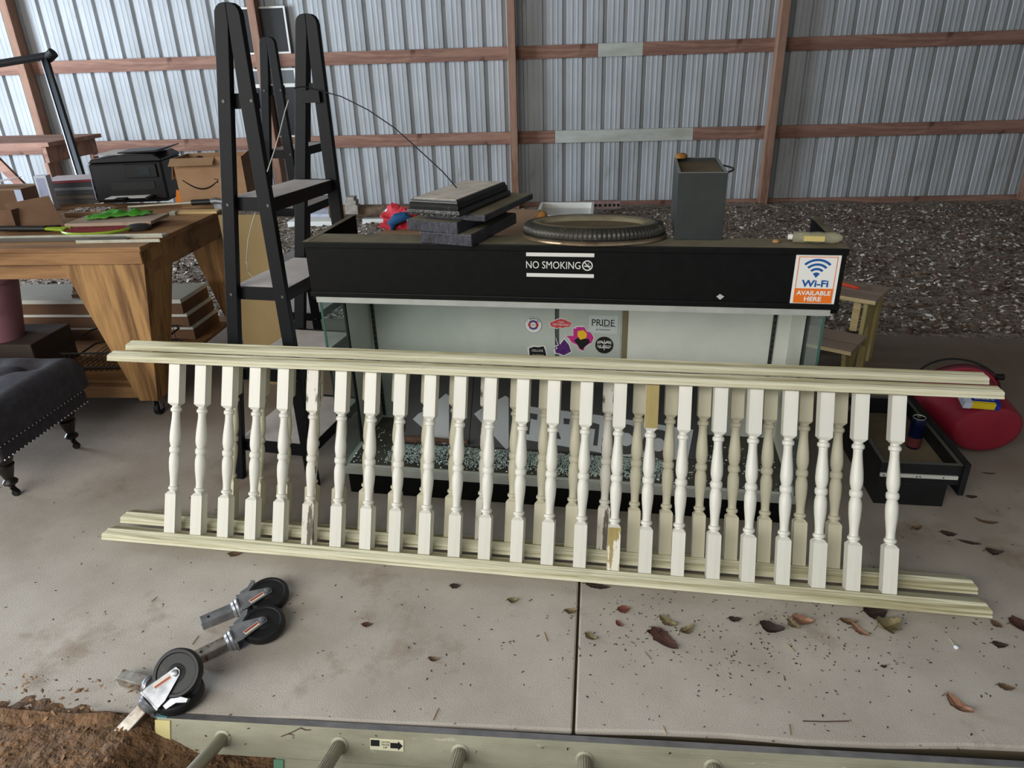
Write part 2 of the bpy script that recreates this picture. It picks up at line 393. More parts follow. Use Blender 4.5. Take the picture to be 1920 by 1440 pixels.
# posts and girts
postx = [-9.6, -6.50, -3.57, -0.625, 2.36, 5.38]
for px in postx:
    b = MB(); b.box(-0.046, 0.046, -0.07, 0.07, -0.45, 3.5); o = part('post', b, M_lumz, wb, 0.004); o.location = (px, 8.92, 0)
def girt(xa, xb, z, m=None, h=0.14):
    b = MB(); b.box(-(xb-xa)/2, (xb-xa)/2, -0.019, 0.019, -h/2, h/2)
    o = part('girt', b, m or M_lum, wb, 0.003); o.location = ((xa+xb)/2, 9.006, z); return o
for i in range(len(postx)-1):
    a, c = postx[i], postx[i+1]
    for z in (0.66, 1.587, 2.51):
        if i == 3 and z == 0.66:
            girt(a, -0.14, z); o = girt(-0.138, 1.49, z, M_lumwhite); girt(1.492, c, z)
        elif i == 3 and z == 1.587:
            girt(a, 0.352, z); girt(0.354, 0.86, z, M_lumwhite); girt(0.862, c, z)
        else: girt(a, c, z)
for i in range(len(postx)-1):
    girt(postx[i], postx[i+1]-0.002, -0.185, M_lum, 0.15)
b = MB(); b.box(-10, 7.8, -1.2, 9.3, 3.35, 3.40); struct(part('ceiling', b, M_roof))
b = MB(); b.box(7.62, 7.70, -1.2, 9.3, -0.3, 3.4); struct(part('wall_right', b, M_roof))
b = MB(); b.box(-10.0, -9.92, 6.9, 9.3, -0.3, 3.4); struct(part('wall_left', b, M_roof))

# loose bark and stones on the gravel: uncountable
def chips(name, n, region, zf, m, smin, smax, seed, label):
    r_ = random.Random(seed); b = MB()
    for i in range(n):
        x, y = region(r_); z = zf(x, y); s = r_.uniform(smin, smax)*(0.5+0.5*r_.random())
        M = TM((x, y, z+s*0.15), r_.uniform(-35,35), r_.uniform(-35,35), r_.uniform(0,360))
        a, c, d = s*r_.uniform(0.6,1.4), s*r_.uniform(0.3,0.8), s*r_.uniform(0.12,0.4)
        b.add([(a,0,0),(0,c,0),(-a,0,0),(0,-c,0),(0,0,d),(0,0,-d)], [(0,1,4),(1,2,4),(2,3,4),(3,0,4),(1,0,5),(2,1,5),(3,2,5),(0,3,5)], M)
    o = part(name, b, m); tag(o, label, 'debris', None, 'stuff'); return o
def reg_gravel(r_):
    while True:
        y = 4.2 + 4.55*r_.random()**1.2; x = r_.uniform(-6, 7)
        if y > slabback(x)+0.02: return x, y
M_chipl = mat('pale_chips', (214,204,192), (160,148,134), rough=0.9, scale=3, bump=0)
M_chipd = mat('dark_bark', (122,98,80), (76,60,48), rough=0.9, scale=3, bump=0)
chips('bark_mulch', 16000, reg_gravel, zgr, M_chipd, 0.014, 0.042, 3, 'dark bark chips strewn over the ground behind the slab')
chips('pale_stone_chips', 15000, reg_gravel, zgr, M_chipl, 0.010, 0.036, 4, 'pale stone and wood chips scattered among the bark')
def reg_soil(r_):
    return r_.uniform(-2.0, -0.2), 1.36 - 1.0*r_.random()
chips('soil_crumbs', 3500, lambda r_: reg_soil(r_), lambda x, y: max(zsoil(x,y), zsp(x,y) if x<-0.76 else -1), mat('soil_crumb', (150,118,86), (84,60,42), rough=0.95, scale=4, bump=0), 0.004, 0.013, 5, 'loose soil crumbs along the front edge of the slab')

# ------------------------------------------------------------------ the two porch railings
def baluster_mesh(name='baluster', n=16, L=0.597):
    """square block, turned middle, square block"""
    h = 0.020; b = MB()
    def sq(z, r): return [(-r,-r,z),(r,-r,z),(r,r,z),(-r,r,z)]
    z1, z2 = 0.245*L, 0.755*L
    # bottom block with chamfered shoulder, then top block
    for (za, zb, zc) in ((0, z1-0.009, z1), (L, z2+0.009, z2)):
        vs = sq(za, h)+sq(zb, h)+sq(zc, h*0.62)
        fs = [(0,1,2,3)]
        for k in (0, 4):
            for i in range(4): fs.append((k+i, k+(i+1)%4, k+4+(i+1)%4, k+4+i))
        fs.append((8,9,10,11)); b.add(vs, fs)
    prof = [(0.62,0),(0.60,0.012),(0.86,0.02),(0.90,0.035),(0.86,0.05),(0.62,0.058),(0.58,0.085),(0.60,0.12),(0.72,0.19),(0.86,0.26),(0.92,0.33),(0.90,0.385),(0.74,0.425),
            (0.62,0.44),(0.86,0.452),(0.94,0.475),(0.94,0.49),(0.86,0.51),(0.62,0.522),(0.76,0.54),(0.92,0.585),(0.94,0.63),(0.88,0.70),(0.74,0.78),(0.62,0.85),(0.58,0.895),
            (0.62,0.925),(0.86,0.933),(0.90,0.95),(0.86,0.967),(0.60,0.98),(0.62,1.0)]
    pr = [(h*(0.16+0.85*r), z1+(z2-z1)*t) for r, t in prof]
    b.lathe(pr, n, None, False)
    return b.mesh(name)
bal_w = baluster_mesh(); bal_w.materials.append(M_white)
def variant(m): me = bal_w.copy(); me.materials.clear(); me.materials.append(m); return me
bal_c = variant(M_agedshade); bal_crack = variant(M_crack)
# bare olive wood showing on a block of some balusters
def variant_block(lo, hi):
    me = bal_w.copy(); me.materials.append(M_peel)
    for p in me.polygons:
        if lo <= p.center.z <= hi and p.normal.y < -0.5 or (lo <= p.center.z <= hi and abs(p.normal.x) > 0.5 and False): p.material_index = 1
    return me
bal_peeltop = variant_block(0.46, 0.60); bal_peelbot = variant_block(0.0, 0.14)
RAILP = [(0,0),(0.0,0.008),(0.003,0.0095),(0.0,0.011),(0.0,0.020),(0.009,0.029),(0.012,0.028),(0.020,0.038),(0.070,0.038),(0.080,0.029),(0.09,0.020),(0.09,0)]
def railing(p0, yaw, tilt, label, xs, special, bm_, railm, endcap, group):
    M = Matrix.Translation(p0) @ Matrix.Rotation(R(yaw), 4, 'Z') @ Matrix.Rotation(R(-tilt), 4, 'X')
    t = thing('porch_railing', label, 'railing', M=M, group=group)
    for nm, z in (('bottom_rail', 0.0), ('top_rail', 0.637)):
        b = MB(); n = len(RAILP); Lr = 2.9
        vs = [(0.0, y, z+q) for y, q in RAILP]+[(Lr, y, z+q) for y, q in RAILP]
        # end cuts chamfered a little: pull the upper edge in
        vs = [(x_+(0.010 if x_ == 0 else -0.010)*max(0,(zz-z-0.02)/0.018), y, zz) for x_, y, zz in vs]
        b.add(vs, [list(range(n)), list(range(n, 2*n))[::-1]]+[(i, (i+1)%n, n+(i+1)%n, n+i) for i in range(n)])
        part(nm, b, railm, t, 0.001)
    r_ = random.Random(len(xs))
    for i, x in enumerate(xs):
        me = special.get(i, bm_)
        me, lb = me if isinstance(me, tuple) else (me, None)
        o = link('baluster', me, None, t, 0, lb)
        o.location = (x + r_.uniform(-0.003, 0.003), 0.045, 0.0385)
        o.rotation_euler = (0, 0, R(r_.uniform(-3, 3)))
    return t
hN = Vector((math.sin(R(5.464)), math.cos(R(5.464)), 0))
P0 = Vector((-1.648, 1.954, 0.0372))
railing(P0, -5.464, 24, 'front one of two white balustered porch railings, complete with treated pine rails, nearest the camera', [0.245+0.1037*i for i in range(24)],
        {5: (bal_crack, 'baluster with cracked and flaking white paint'), 14: (variant_block(0.55,0.60), 'white baluster, bare olive wood at its top'), 16: (bal_peeltop, 'white baluster with olive bare patch on its top block'), 15: (bal_peelbot, 'white baluster with olive bare patch on its foot block')},
        bal_w, M_treat, True, None)
railing(P0 + hN*0.101 + Vector((0.0,0,0)), -5.464, 24, 'rear one of two porch railings, aged balusters shaded cream, between front railing and display case', [0.415+0.1037*i for i in range(21)],
        {9: (bal_crack, 'baluster with flaking paint'), 13: (bal_crack, 'baluster with flaking paint')}, bal_c, M_treat, True, None)

# ------------------------------------------------------------------ display case with illuminated-sign header
CW, CD = 1.682, 0.44
case = thing('display_case', 'long glass display case with black header and broken front glass behind the railings', 'display case', (-0.864, 2.323, 0), -5.59)
CM = Matrix.Translation((-0.864, 2.323, 0)) @ Matrix.Rotation(R(-5.59), 4, 'Z'); CMI = CM.inverted()
def bx(*a): return MB().box(*a)
b = MB(); b.box(0.01, CW-0.01, 0.015, CD, 0.0, 0.10); part('plinth', b, M_black, case, 0.003)
b = MB(); b.box(0, CW, 0, CD, 0.10, 0.13); part('deck', b, M_whiteboard, case, 0.002)
b = MB(); b.box(0.002, CW-0.002, -0.006, 0.0, 0.098, 0.131); part('front_strip', b, M_strip, case, 0.001)
part('back_floor_dust', bx(0.02, CW-0.02, 0.02, CD-0.03, 0.1305, 0.1325), mat('dusty_case_floor', (92,88,80), (70,66,60), rough=0.8, scale=8, bump=0.2), case)
# header box: front board, mouldings, end boards, narrow dusty top
part('header_board', bx(-0.020, CW+0.028, 0.0, 0.012, 0.822, 1.004), M_black, case)
part('header_moulding', bx(-0.024, CW+0.032, -0.008, 0.0, 0.990, 1.010), M_black, case, 0.002)
part('header_moulding', bx(-0.022, CW+0.030, -0.008, 0.0, 0.818, 0.836), M_black, case, 0.002)
part('header_strip', bx(-0.006, CW+0.008, -0.002, 0.014, 0.796, 0.818), M_strip, case, 0.001)
for x0, x1 in ((-0.024, -0.004), (CW+0.012, CW+0.032)):
    o = part('header_side', bx(x0, x1, 0.012, CD, 0.80, 1.0095), mat('matt_black_board', (20,21,21), rough=0.9, bump=0, spec=0.1), case, 0.001)
part('top_ledge', bx(-0.004, CW+0.012, 0.0, 0.118, 1.000, 1.010), M_blackdust, case)
part('side_cap', bx(-0.024, -0.004, 0.0, CD, 1.0095, 1.0110), M_blackdust, case)
part('side_cap', bx(CW+0.012, CW+0.032, 0.0, CD, 1.0095, 1.0110), M_blackdust, case)
part('inner_top', bx(0.0, CW, 0.012, CD, 0.803, 0.812), M_whiteboard, case)
# glazed sides: glass at the front, white panel behind, with slotted standards
Mg = glassmat('old_glass')
for sx in (0.004, CW-0.010):
    part('side_glass', bx(sx, sx+0.006, 0.004, 0.19, 0.13, 0.80), Mg, case, 0, 'dusty glass side pane')
    part('glass_edge', bx(sx-0.001, sx+0.007, 0.0, 0.004, 0.13, 0.80), mat('glass_edge_green', (58,92,84), rough=0.2, bump=0), case)
    part('glass_trim', bx(sx-0.002, sx+0.008, 0.190, 0.200, 0.13, 0.80), M_black, case)
    part('side_panel', bx(sx, sx+0.008, 0.200, CD, 0.13, 0.80), M_whiteboard, case)
def standard(x, y, w=0.014):
    b = MB(); b.box(x, x+w, y-0.006, y, 0.14, 0.79)
    o = part('shelf_standard', b, mat('dark_slotted_metal', (70,74,72), rough=0.4, metal=0.5, bump=0), case)
    q = MB()
    for k in range(26): q.box(x+w*0.3, x+w*0.7, y-0.0068, y-0.006, 0.16+k*0.024, 0.172+k*0.024)
    stuff(part('slots', q, M_dark, o))
yb = 0.42
standard(0.02, yb); standard(1.606, yb)
part('back_panel', bx(0.014, 0.783, yb, yb+0.006, 0.13, 0.80), M_greypanel, case, 0, 'grey sliding back panel')
part('back_panel', bx(0.783, 0.800, yb+0.004, yb+0.010, 0.13, 0.80), flat('dark_gap_strip', (74,82,78), 0.5), case)
part('back_panel', bx(0.800, 1.040, yb, yb+0.006, 0.13, 0.80), M_greypanel, case, 0, 'grey back panel covered in stickers')
part('back_strip', bx(1.040, 1.048, yb-0.002, yb+0.006, 0.13, 0.80), M_strip, case)
part('back_strip', bx(1.048, 1.070, yb-0.001, yb+0.006, 0.13, 0.80), flat('olive_edge', (118,110,80), 0.6), case, 0, 'olive brown door edge')
part('back_panel', bx(1.070, 1.606, yb, yb+0.006, 0.13, 0.80), M_whiteboard, case, 0, 'chalky white back panel')
part('back_panel', bx(1.62, CW-0.01, yb, yb+0.006, 0.13, 0.80), M_whiteboard, case)
def pl(u, v, y):   # photo pixel to the case's own plane at depth y
    p = onpl(u, v, CM @ Vector((0, y, 0)), CM.to_3x3() @ Vector((0,1,0))); return CMI @ p
def polyplate(name, pts, y, m, parent, th=0.0008, label=None):
    """thin plate facing -y at depth y, outline in case x/z"""
    b = MB(); b.prism([(p[0], p[1]) for p in pts], -th, 0, Matrix(((1,0,0,0),(0,0,1,y),(0,1,0,0),(0,0,0,1))))
    return part(name, b, m, parent, 0, label)
def pxpoly(px, y): return [(lambda q: (q.x, q.z))(pl(u, v, y)) for u, v in px]
def disc(cx, cz, r, n=32, sx=1): return [(cx+r*sx*math.cos(2*PI*i/n), cz+r*math.sin(2*PI*i/n)) for i in range(n)]
def ringplate(name, cx, cz, r0, r1, y, m, parent, a0=0, a1=360, n=36):
    vs = []; fs = []; k = n+1
    for i in range(k):
        a = R(a0+(a1-a0)*i/n)
        for r in (r0, r1):
            for d in (0, -0.0006): vs.append((cx+r*math.cos(a), y+d, cz+r*math.sin(a)))
    for i in range(n):
        o = i*4; q = o+4
        fs += [(o+1, o+3, q+3, q+1), (o, q, q+2, o+2), (o, o+1, q+1, q), (o+2, q+2, q+3, o+3)]
    if abs(a1-a0) < 359: fs += [(0,2,3,1), (4*n, 4*n+1, 4*n+3, 4*n+2)]
    b = MB(); b.add(vs, fs); return part(name, b, m, parent)
inkw = flat('white_vinyl', (212,212,206), 0.5); inkk = flat('black_ink', (20,20,22), 0.5)
# NO SMOKING sign on the header
yh = -0.0005
q0 = pl(987, 496, yh); q1 = pl(1114, 498, yh)
nsw = q1.x-q0.x; ncx = (q0.x+q1.x)/2; ncz = (q0.z+q1.z)/2
ns = part('no_smoking_sign', bx(-nsw/2, nsw/2, -0.0012, 0.0, -0.042, 0.042), M_black, case, 0, 'black no smoking sign with white bars'); ns.location = (ncx, 0, ncz)
part('white_bar', bx(-nsw/2, nsw/2, -0.0022, -0.0012, 0.028, 0.040), inkw, ns)
part('white_bar', bx(-nsw/2, nsw/2, -0.0022, -0.0012, -0.040, -0.028), inkw, ns)
textmesh('lettering', 'NO SMOKING', inkw, ns, Matrix.Translation((-0.022, -0.0016, 0)), w=0.176, h=0.024, bold=0.0)
ringplate('symbol_ring', 0.088, 0.0, 0.0135, 0.017, -0.0013, inkw, ns)
b = MB(); b.bar((0.077,-0.002,0.012), (0.099,-0.002,-0.012), 0.0012, 0.003, (0.5,0,0.5)); b.box(0.078, 0.094, -0.0022, -0.0014, -0.004, -0.0005); b.box(0.095, 0.098, -0.0022, -0.0014, -0.004, -0.0005)
part('symbol_bar', b, inkw, ns)
b = MB(); b.tube([(0.089,-0.0016,0.001),(0.093,-0.0016,0.004),(0.090,-0.0016,0.007),(0.094,-0.0016,0.010)], 0.0008, 5); part('smoke_curl', b, inkw, ns)
# Wi-Fi sign
p00 = pl(1484, 570, yh); p11 = pl(1575, 478, yh); ww = 0.130; wh = 0.160
wf = part('wifi_sign', bx(-ww/2, ww/2, -0.0012, 0, -wh/2, wh/2), flat('sign_white', (226,226,222), 0.45), case, 0, 'white, orange and blue Wi-Fi sign')
wf.location = ((p00.x+p11.x)/2, 0, (p00.z+p11.z)/2+0.001)
ora = flat('sign_orange', (226,112,30), 0.45); blu = flat('sign_blue', (22,84,150), 0.45)
for a in ((-0.056, 0.056, 0.0695, 0.0715), (-0.056, -0.054, -0.030, 0.070), (0.054, 0.056, -0.030, 0.070)):
    part('orange_border', bx(a[0], a[1], -0.0020, -0.0012, a[2], a[3]), ora, wf)
part('orange_panel', bx(-0.0565, 0.0565, -0.0020, -0.0012, -0.0745, -0.028), ora, wf)
for r0, r1 in ((0.048, 0.055), (0.034, 0.041), (0.020, 0.027)):
    ringplate('wifi_arc', 0, 0.010, r0, r1, -0.0013, blu, wf, 45, 135, 16)
polyp = [(0, 0.006)]+[(0.013*math.cos(R(a)), 0.010+0.013*math.sin(R(a))) for a in (40,60,80,100,120,140)]
b = MB(); b.prism(polyp, -0.0008, 0, Matrix(((1,0,0,0),(0,0,1,-0.0012),(0,1,0,0),(0,0,0,1)))); part('wifi_dot', b, blu, wf)
textmesh('lettering', 'Wi-Fi', blu, wf, Matrix.Translation((0, -0.0018, -0.012)), w=0.078, h=0.022, bold=0.03)
textmesh('lettering', 'AVAILABLE', flat('sign_white', (226,226,222)), wf, Matrix.Translation((0, -0.0024, -0.042)), w=0.100, h=0.0145, bold=0.03)
textmesh('lettering', 'HERE', flat('sign_white', (226,226,222)), wf, Matrix.Translation((0, -0.0024, -0.061)), w=0.050, h=0.0145, bold=0.03)
polyplate('torn_label', pxpoly([(1343,556),(1350,551),(1358,556),(1350,562)], -0.001), -0.001, M_greypanel, case)
# stickers on the back panels
ys = yb-0.0005
def sticker(nm, label, pts, m): return polyplate(nm, pts, ys, m, case, 0.0008, label)
c = pl(1000, 609, ys); g_w = flat('sticker_white', (222,224,220), 0.45); red = flat('sticker_red', (178,44,56), 0.5); pur = flat('sticker_indigo', (74,66,130), 0.5)
r0 = (pl(1016, 609, ys).x-pl(984, 609, ys).x)/2
s1 = sticker('sticker', 'round white sticker reading I DONATED with red and blue emblem', disc(c.x, c.z, r0), g_w)
ringplate('emblem_ring', c.x, c.z, r0*0.97, r0*1.0, ys-0.0008, flat('sticker_navy', (60,64,90)), s1)
polyplate('emblem', [(c.x-r0*0.64, c.z), (c.x-r0*0.42, c.z+r0*0.46), (c.x, c.z+r0*0.60), (c.x+r0*0.42, c.z+r0*0.46), (c.x+r0*0.64, c.z), (c.x+r0*0.42, c.z-r0*0.46), (c.x, c.z-r0*0.60), (c.x-r0*0.42, c.z-r0*0.46)], ys-0.0008, red, s1)
ringplate('emblem_ring', c.x, c.z, r0*0.33, r0*0.58, ys-0.0016, pur, s1, 40, 140); ringplate('emblem_ring', c.x, c.z, r0*0.33, r0*0.58, ys-0.0016, pur, s1, 220, 320)
polyplate('emblem_centre', disc(c.x, c.z, r0*0.34), ys-0.0018, g_w, s1)
textmesh('lettering', 'NEW', inkk, s1, Matrix.Translation((c.x, ys-0.0026, c.z)), w=r0*0.45)
for i, ch in enumerate('I DONATED'):
    if ch == ' ': continue
    a = R(148 - i*14.5)
    M = Matrix.Translation((c.x+r0*0.80*math.cos(a), ys-0.0010, c.z+r0*0.80*math.sin(a))) @ Matrix.Rotation(-(a-PI/2), 4, 'Y')
    textmesh('lettering', ch, inkk, s1, M, h=r0*0.2, bold=0.02)
# red ribbon-shaped sticker
px = [(1029,605),(1036,602),(1044,598),(1052,596),(1060,598),(1067,602),(1074,605),(1071,610),(1069,614),(1060,614),(1055,617),(1050,614),(1044,617),(1038,614),(1032,613)]
s2 = sticker('sticker', 'small red winged sticker with white lettering', pxpoly(px, ys), g_w)
cc = pl(1052, 607, ys); pts = [(cc.x+(x_-cc.x)*0.93, cc.z+(z_-cc.z)*0.86) for x_, z_ in pxpoly(px, ys)]
polyplate('red_field', pts, ys-0.0008, flat('sticker_coral', (206,74,78), 0.5), s2)
textmesh('lettering', 'VANS', g_w, s2, Matrix.Translation((cc.x, ys-0.0020, cc.z+0.0075)), w=0.022, h=0.0062, bold=0.02)
textmesh('lettering', '"OFF THE WALL"', g_w, s2, Matrix.Translation((cc.x, ys-0.0020, cc.z-0.0030)), w=0.068, h=0.0080, bold=0.02)
# PRIDE sticker
s3 = sticker('sticker', 'pale rectangular sticker reading PRIDE', pxpoly([(1104,591),(1160,592),(1158,626),(1104,624)], ys), flat('sticker_pale', (192,200,196), 0.5))
cc = pl(1131, 605, ys); textmesh('lettering', 'PRIDE', inkk, s3, Matrix.Translation((cc.x, ys-0.0012, cc.z)), w=0.088, h=0.027, bold=0.0)
b = MB(); b.tube([(cc.x-0.01, ys-0.0012, cc.z-0.008), (cc.x, ys-0.0012, cc.z-0.015), (cc.x+0.012, ys-0.0012, cc.z-0.017), (cc.x+0.04, ys-0.0012, cc.z-0.013), (cc.x+0.05, ys-0.0012, cc.z-0.016)], 0.0009, 5); part('flourish', b, inkk, s3)
cc2 = pl(1131, 618, ys); textmesh('lettering', 'AFTERMARKET', inkk, s3, Matrix.Translation((cc2.x, ys-0.0012, cc2.z)), w=0.058, h=0.0055)
# round black winged sticker
cc = pl(1133, 647, ys); rr = (pl(1150, 647, ys).x-pl(1116, 647, ys).x)/2
s4 = sticker('sticker', 'round black sticker with white winged emblem', disc(cc.x, cc.z, rr), inkk)
for sg in (-1, 1):
    for k in range(3):
        b = MB(); b.tube([(cc.x+sg*rr*0.08, ys-0.0012, cc.z+rr*(0.16+0.06*k)), (cc.x+sg*rr*0.3, ys-0.0012, cc.z+rr*(0.30+0.10*k)), (cc.x+sg*rr*0.78, ys-0.0012, cc.z+rr*(0.16+0.13*k))], 0.0013, 5); part('wing', b, inkw, s4)
b = MB(); b.box(cc.x-0.0012, cc.x+0.0012, ys-0.0016, ys-0.0008, cc.z-rr*0.6, cc.z+rr*0.6); part('staff', b, inkw, s4)
b = MB(); b.box(cc.x-rr*0.6, cc.x+rr*0.6, ys-0.0016, ys-0.0008, cc.z-rr*0.36, cc.z-rr*0.28); part('underline', b, inkw, s4)
textmesh('lettering', 'INK & IRON', inkw, s4, Matrix.Translation((cc.x, ys-0.0018, cc.z-rr*0.12)), w=rr*1.5, h=rr*0.28, bold=0.01)
# black patterned sticker cut by the railing, and a purple one, and a magenta map-shaped one (plain)
s5 = sticker('sticker', 'black and white patterned sticker with wavy top', pxpoly([(989,652),(1000,647),(1010,649),(1021,647),(1024,655),(1028,672),(991,672)], ys), g_w)
polyplate('black_field', pxpoly([(992,653),(1001,650),(1010,651),(1019,649),(1022,656),(1025,670),(993,670)], ys-0.0008), ys-0.0008, inkk, s5)
textmesh('lettering', 'DELUXE', inkw, s5, Matrix.Translation((pl(1008,656,ys).x, ys-0.0018, pl(1008,657,ys).z)), w=0.046, h=0.010)
textmesh('lettering', 'TATTOO', inkw, s5, Matrix.Translation((pl(1009,666,ys).x, ys-0.0018, pl(1009,666,ys).z)), w=0.046, h=0.008)
px = [(1041,631),(1049,645),(1052,641),(1058,633),(1068,645),(1073,660),(1057,668),(1047,664),(1040,663),(1038,656),(1044,653),(1040,648),(1046,647)]
s6 = sticker('sticker', 'plain purple pointed sticker with white edge', pxpoly(px, ys), g_w)
cc = pl(1057, 653, ys); pts = [(cc.x+(x_-cc.x)*0.86, cc.z+(z_-cc.z)*0.86) for x_, z_ in pxpoly(px, ys)]
polyplate('purple_field', pts, ys-0.0008, mat('sticker_purple', (92,38,116), (70,30,96), 0.5, bump=0, scale=60), s6)
px = [(1074,614),(1080,614),(1080,611),(1096,611),(1101,620),(1110,624),(1115,632),(1111,643),(1104,646),(1097,652),(1094,660),(1086,656),(1082,648),(1076,645),(1070,642),(1065,634),(1059,629),(1074,629)]
s7 = sticker('sticker', 'magenta map-shaped sticker with dark lower half', pxpoly(px, ys-0.0006), g_w)
cc = pl(1089, 634, ys); pts = [(cc.x+(x_-cc.x)*0.93, cc.z+(z_-cc.z)*0.92) for x_, z_ in pxpoly(px, ys)]
polyplate('magenta_field', pts, ys-0.0012, flat('sticker_magenta', (190,46,130), 0.5), s7)
polyplate('dark_field', pxpoly([(1076,638),(1086,632),(1104,636),(1106,642),(1100,647),(1095,651),(1092,656),(1087,653),(1083,646)], ys-0.0018), ys-0.0018, inkk, s7)
polyplate('yellow_field', pxpoly([(1083,621),(1094,619),(1101,626),(1099,634),(1088,637),(1083,630)], ys-0.0020), ys-0.0020, flat('sticker_yellow', (236,184,40), 0.5), s7)

# leaning dark sign with white shapes, lying inside the case
def pt3(u, v, y0, z0, y1, z1):
    """photo pixel to the leaning plane through (y0,z0)-(y1,z1) in case coordinates"""
    nrm = Vector((0, z1-z0, -(y1-y0))).normalized()
    return CMI @ onpl(u, v, CM @ Vector((0, y0, z0)), CM.to_3x3() @ nrm)
SP = (0.20, 0.135, 0.405, 0.45)
sd = Vector((0, SP[2]-SP[0], SP[3]-SP[1])); slen = sd.length; sdn = sd.normalized(); snn = Vector((0, -sdn.z, sdn.y))
SM = Matrix(((1,0,0,0),(0,sdn.y,snn.y,SP[0]),(0,sdn.z,snn.z,SP[1]),(0,0,0,1)))      # local x, up the board, towards the viewer
SMI = SM.inverted()
def spx(px): return [(lambda q: (q.x, q.y))(SMI @ pt3(u, v, *SP)) for u, v in px]
sg = thing('leaning_sign', 'dark sign board with white shapes and letters, leaning inside the broken display case', 'sign', M=CM @ SM)
M_sign = mat('dark_grey_sign', (62,62,62), (52,52,54), rough=0.5, scale=4, bump=0.05)
a = spx([(760,719),(886,722),(893,845),(757,836)])
def sprism(name, px, z0, z1, m, label=None):
    b = MB(); b.prism(spx(px), z0, z1); return part(name, b, m, sg, 0, label)
xl = spx([(764,760)])[0][0]; xm = spx([(884,760)])[0][0]; xr = spx([(1318,800)])[0][0]
part('board', MB().box(xl, xm, 0.0, 0.33, -0.014, -0.002), M_sign, sg)
part('board', MB().box(xm+0.003, xr, 0.0, 0.335, -0.012, 0.0), M_sign, sg)
M_sw = mat('sign_white_faces', (196,202,206), (180,186,190), rough=0.45, scale=3, bump=0.03)
sprism('white_shape', [(774,786),(784,776),(800,768),(836,738),(842,742),(842,830),(832,833),(810,818),(790,800)], -0.002, 0.0006, M_sw)
sprism('white_shape', [(889,776),(900,768),(948,742),(954,746),(954,840),(949,843),(925,816),(905,795)], 0, 0.0026, M_sw)
sprism('white_shape', [(990,762),(1120,778),(1300,806),(1286,880),(1121,848),(983,824)], 0, 0.0020, M_sw)
for px in ([(991,774),(1008,777),(1007,788),(995,785),(992,815),(985,813)], [(1057,784),(1069,786),(1067,796),(1057,795)], [(1042,794),(1052,824),(1024,819)],
           [(1110,792),(1124,796),(1120,836),(1112,835),(1116,805),(1105,803)], [(1024,790),(1033,791),(1020,815),(1014,814)]):
    sprism('dark_letter', px, 0.0020, 0.0034, M_sign)
for (u, v, r_, q_) in ((1174, 824, 0.062, 0.026), (1234, 834, 0.062, 0.026)):
    c = spx([(u, v)])[0]
    b = MB(); b.prism([(c[0]+r_*math.cos(2*PI*i/28), c[1]+r_*0.95*math.sin(2*PI*i/28)) for i in range(28)], 0.002, 0.0034); part('dark_letter', b, M_sign, sg)
    b = MB(); b.prism([(c[0]+q_*math.cos(2*PI*i/24), c[1]+q_*math.sin(2*PI*i/24)) for i in range(24)], 0.0034, 0.0046); part('white_dot', b, M_sw, sg)
# crumbled safety glass heaped along the front of the case
Mcr = mat('crumbled_glass', (150,172,166), (222,234,230), rough=0.15, scale=40, bump=0, spec=0.8)
r_ = random.Random(11); b = MB()
for i in range(9000):
    x = 0.16 + 1.10*r_.random(); w = 1.0 if x < 0.80 else 0.5
    y = 0.03 + 0.15*r_.random()**0.8; t = 1-abs((y-0.09)/0.10)
    hh = max(0, t)*0.050*w*(0.7+0.5*noise.noise(Vector((x*9, 0, 0)))); z = 0.134 + hh*r_.random()**0.4
    s = r_.uniform(0.0016, 0.0042)
    b.add([(-s,-s*.6,-s*.5),(s,-s*.7,-s*.4),(s*.8,s*.6,-s*.5),(-s*.9,s*.7,-s*.4),(0,0,s*.8)], [(0,1,4),(1,2,4),(2,3,4),(3,0,4),(3,2,1,0)], TM((x,y,z), r_.uniform(0,360), r_.uniform(0,360), r_.uniform(0,360)))
o = part('glass_crumbs', b, Mcr, None); o.matrix_world = CM; tag(o, 'heap of greenish crumbled safety glass inside the broken case', 'broken glass', None, 'stuff')
r_ = random.Random(12); b = MB()
for i in range(700):
    x = 0.02+1.62*r_.random(); y = 0.02+0.3*r_.random(); s = r_.uniform(0.002, 0.005)
    b.add([(-s,-s*.6,0),(s,-s*.7,0),(s*.8,s*.6,0),(-s*.9,s*.7,0),(0,0,s)], [(0,1,4),(1,2,4),(2,3,4),(3,0,4),(3,2,1,0)], TM((x,y,0.133), 0, 0, r_.uniform(0,360)))
o = part('glass_crumbs', b, Mcr, None); o.matrix_world = CM; tag(o, 'thin scatter of glass crumbs over the whole case floor', 'broken glass', None, 'stuff')
b = MB(); b.tube([(0.20,0.20,0.150),(0.26,0.19,0.158),(0.34,0.185,0.162),(0.46,0.175,0.166)], [0.014,0.012,0.010,0.007], 8)
solo('driftwood_stick', b, mat('dry_branch', (120,92,72), (84,62,48), rough=0.9, scale=20, bump=0.5), 'short brown stick lying on the broken glass in the case', 'stick', CM)

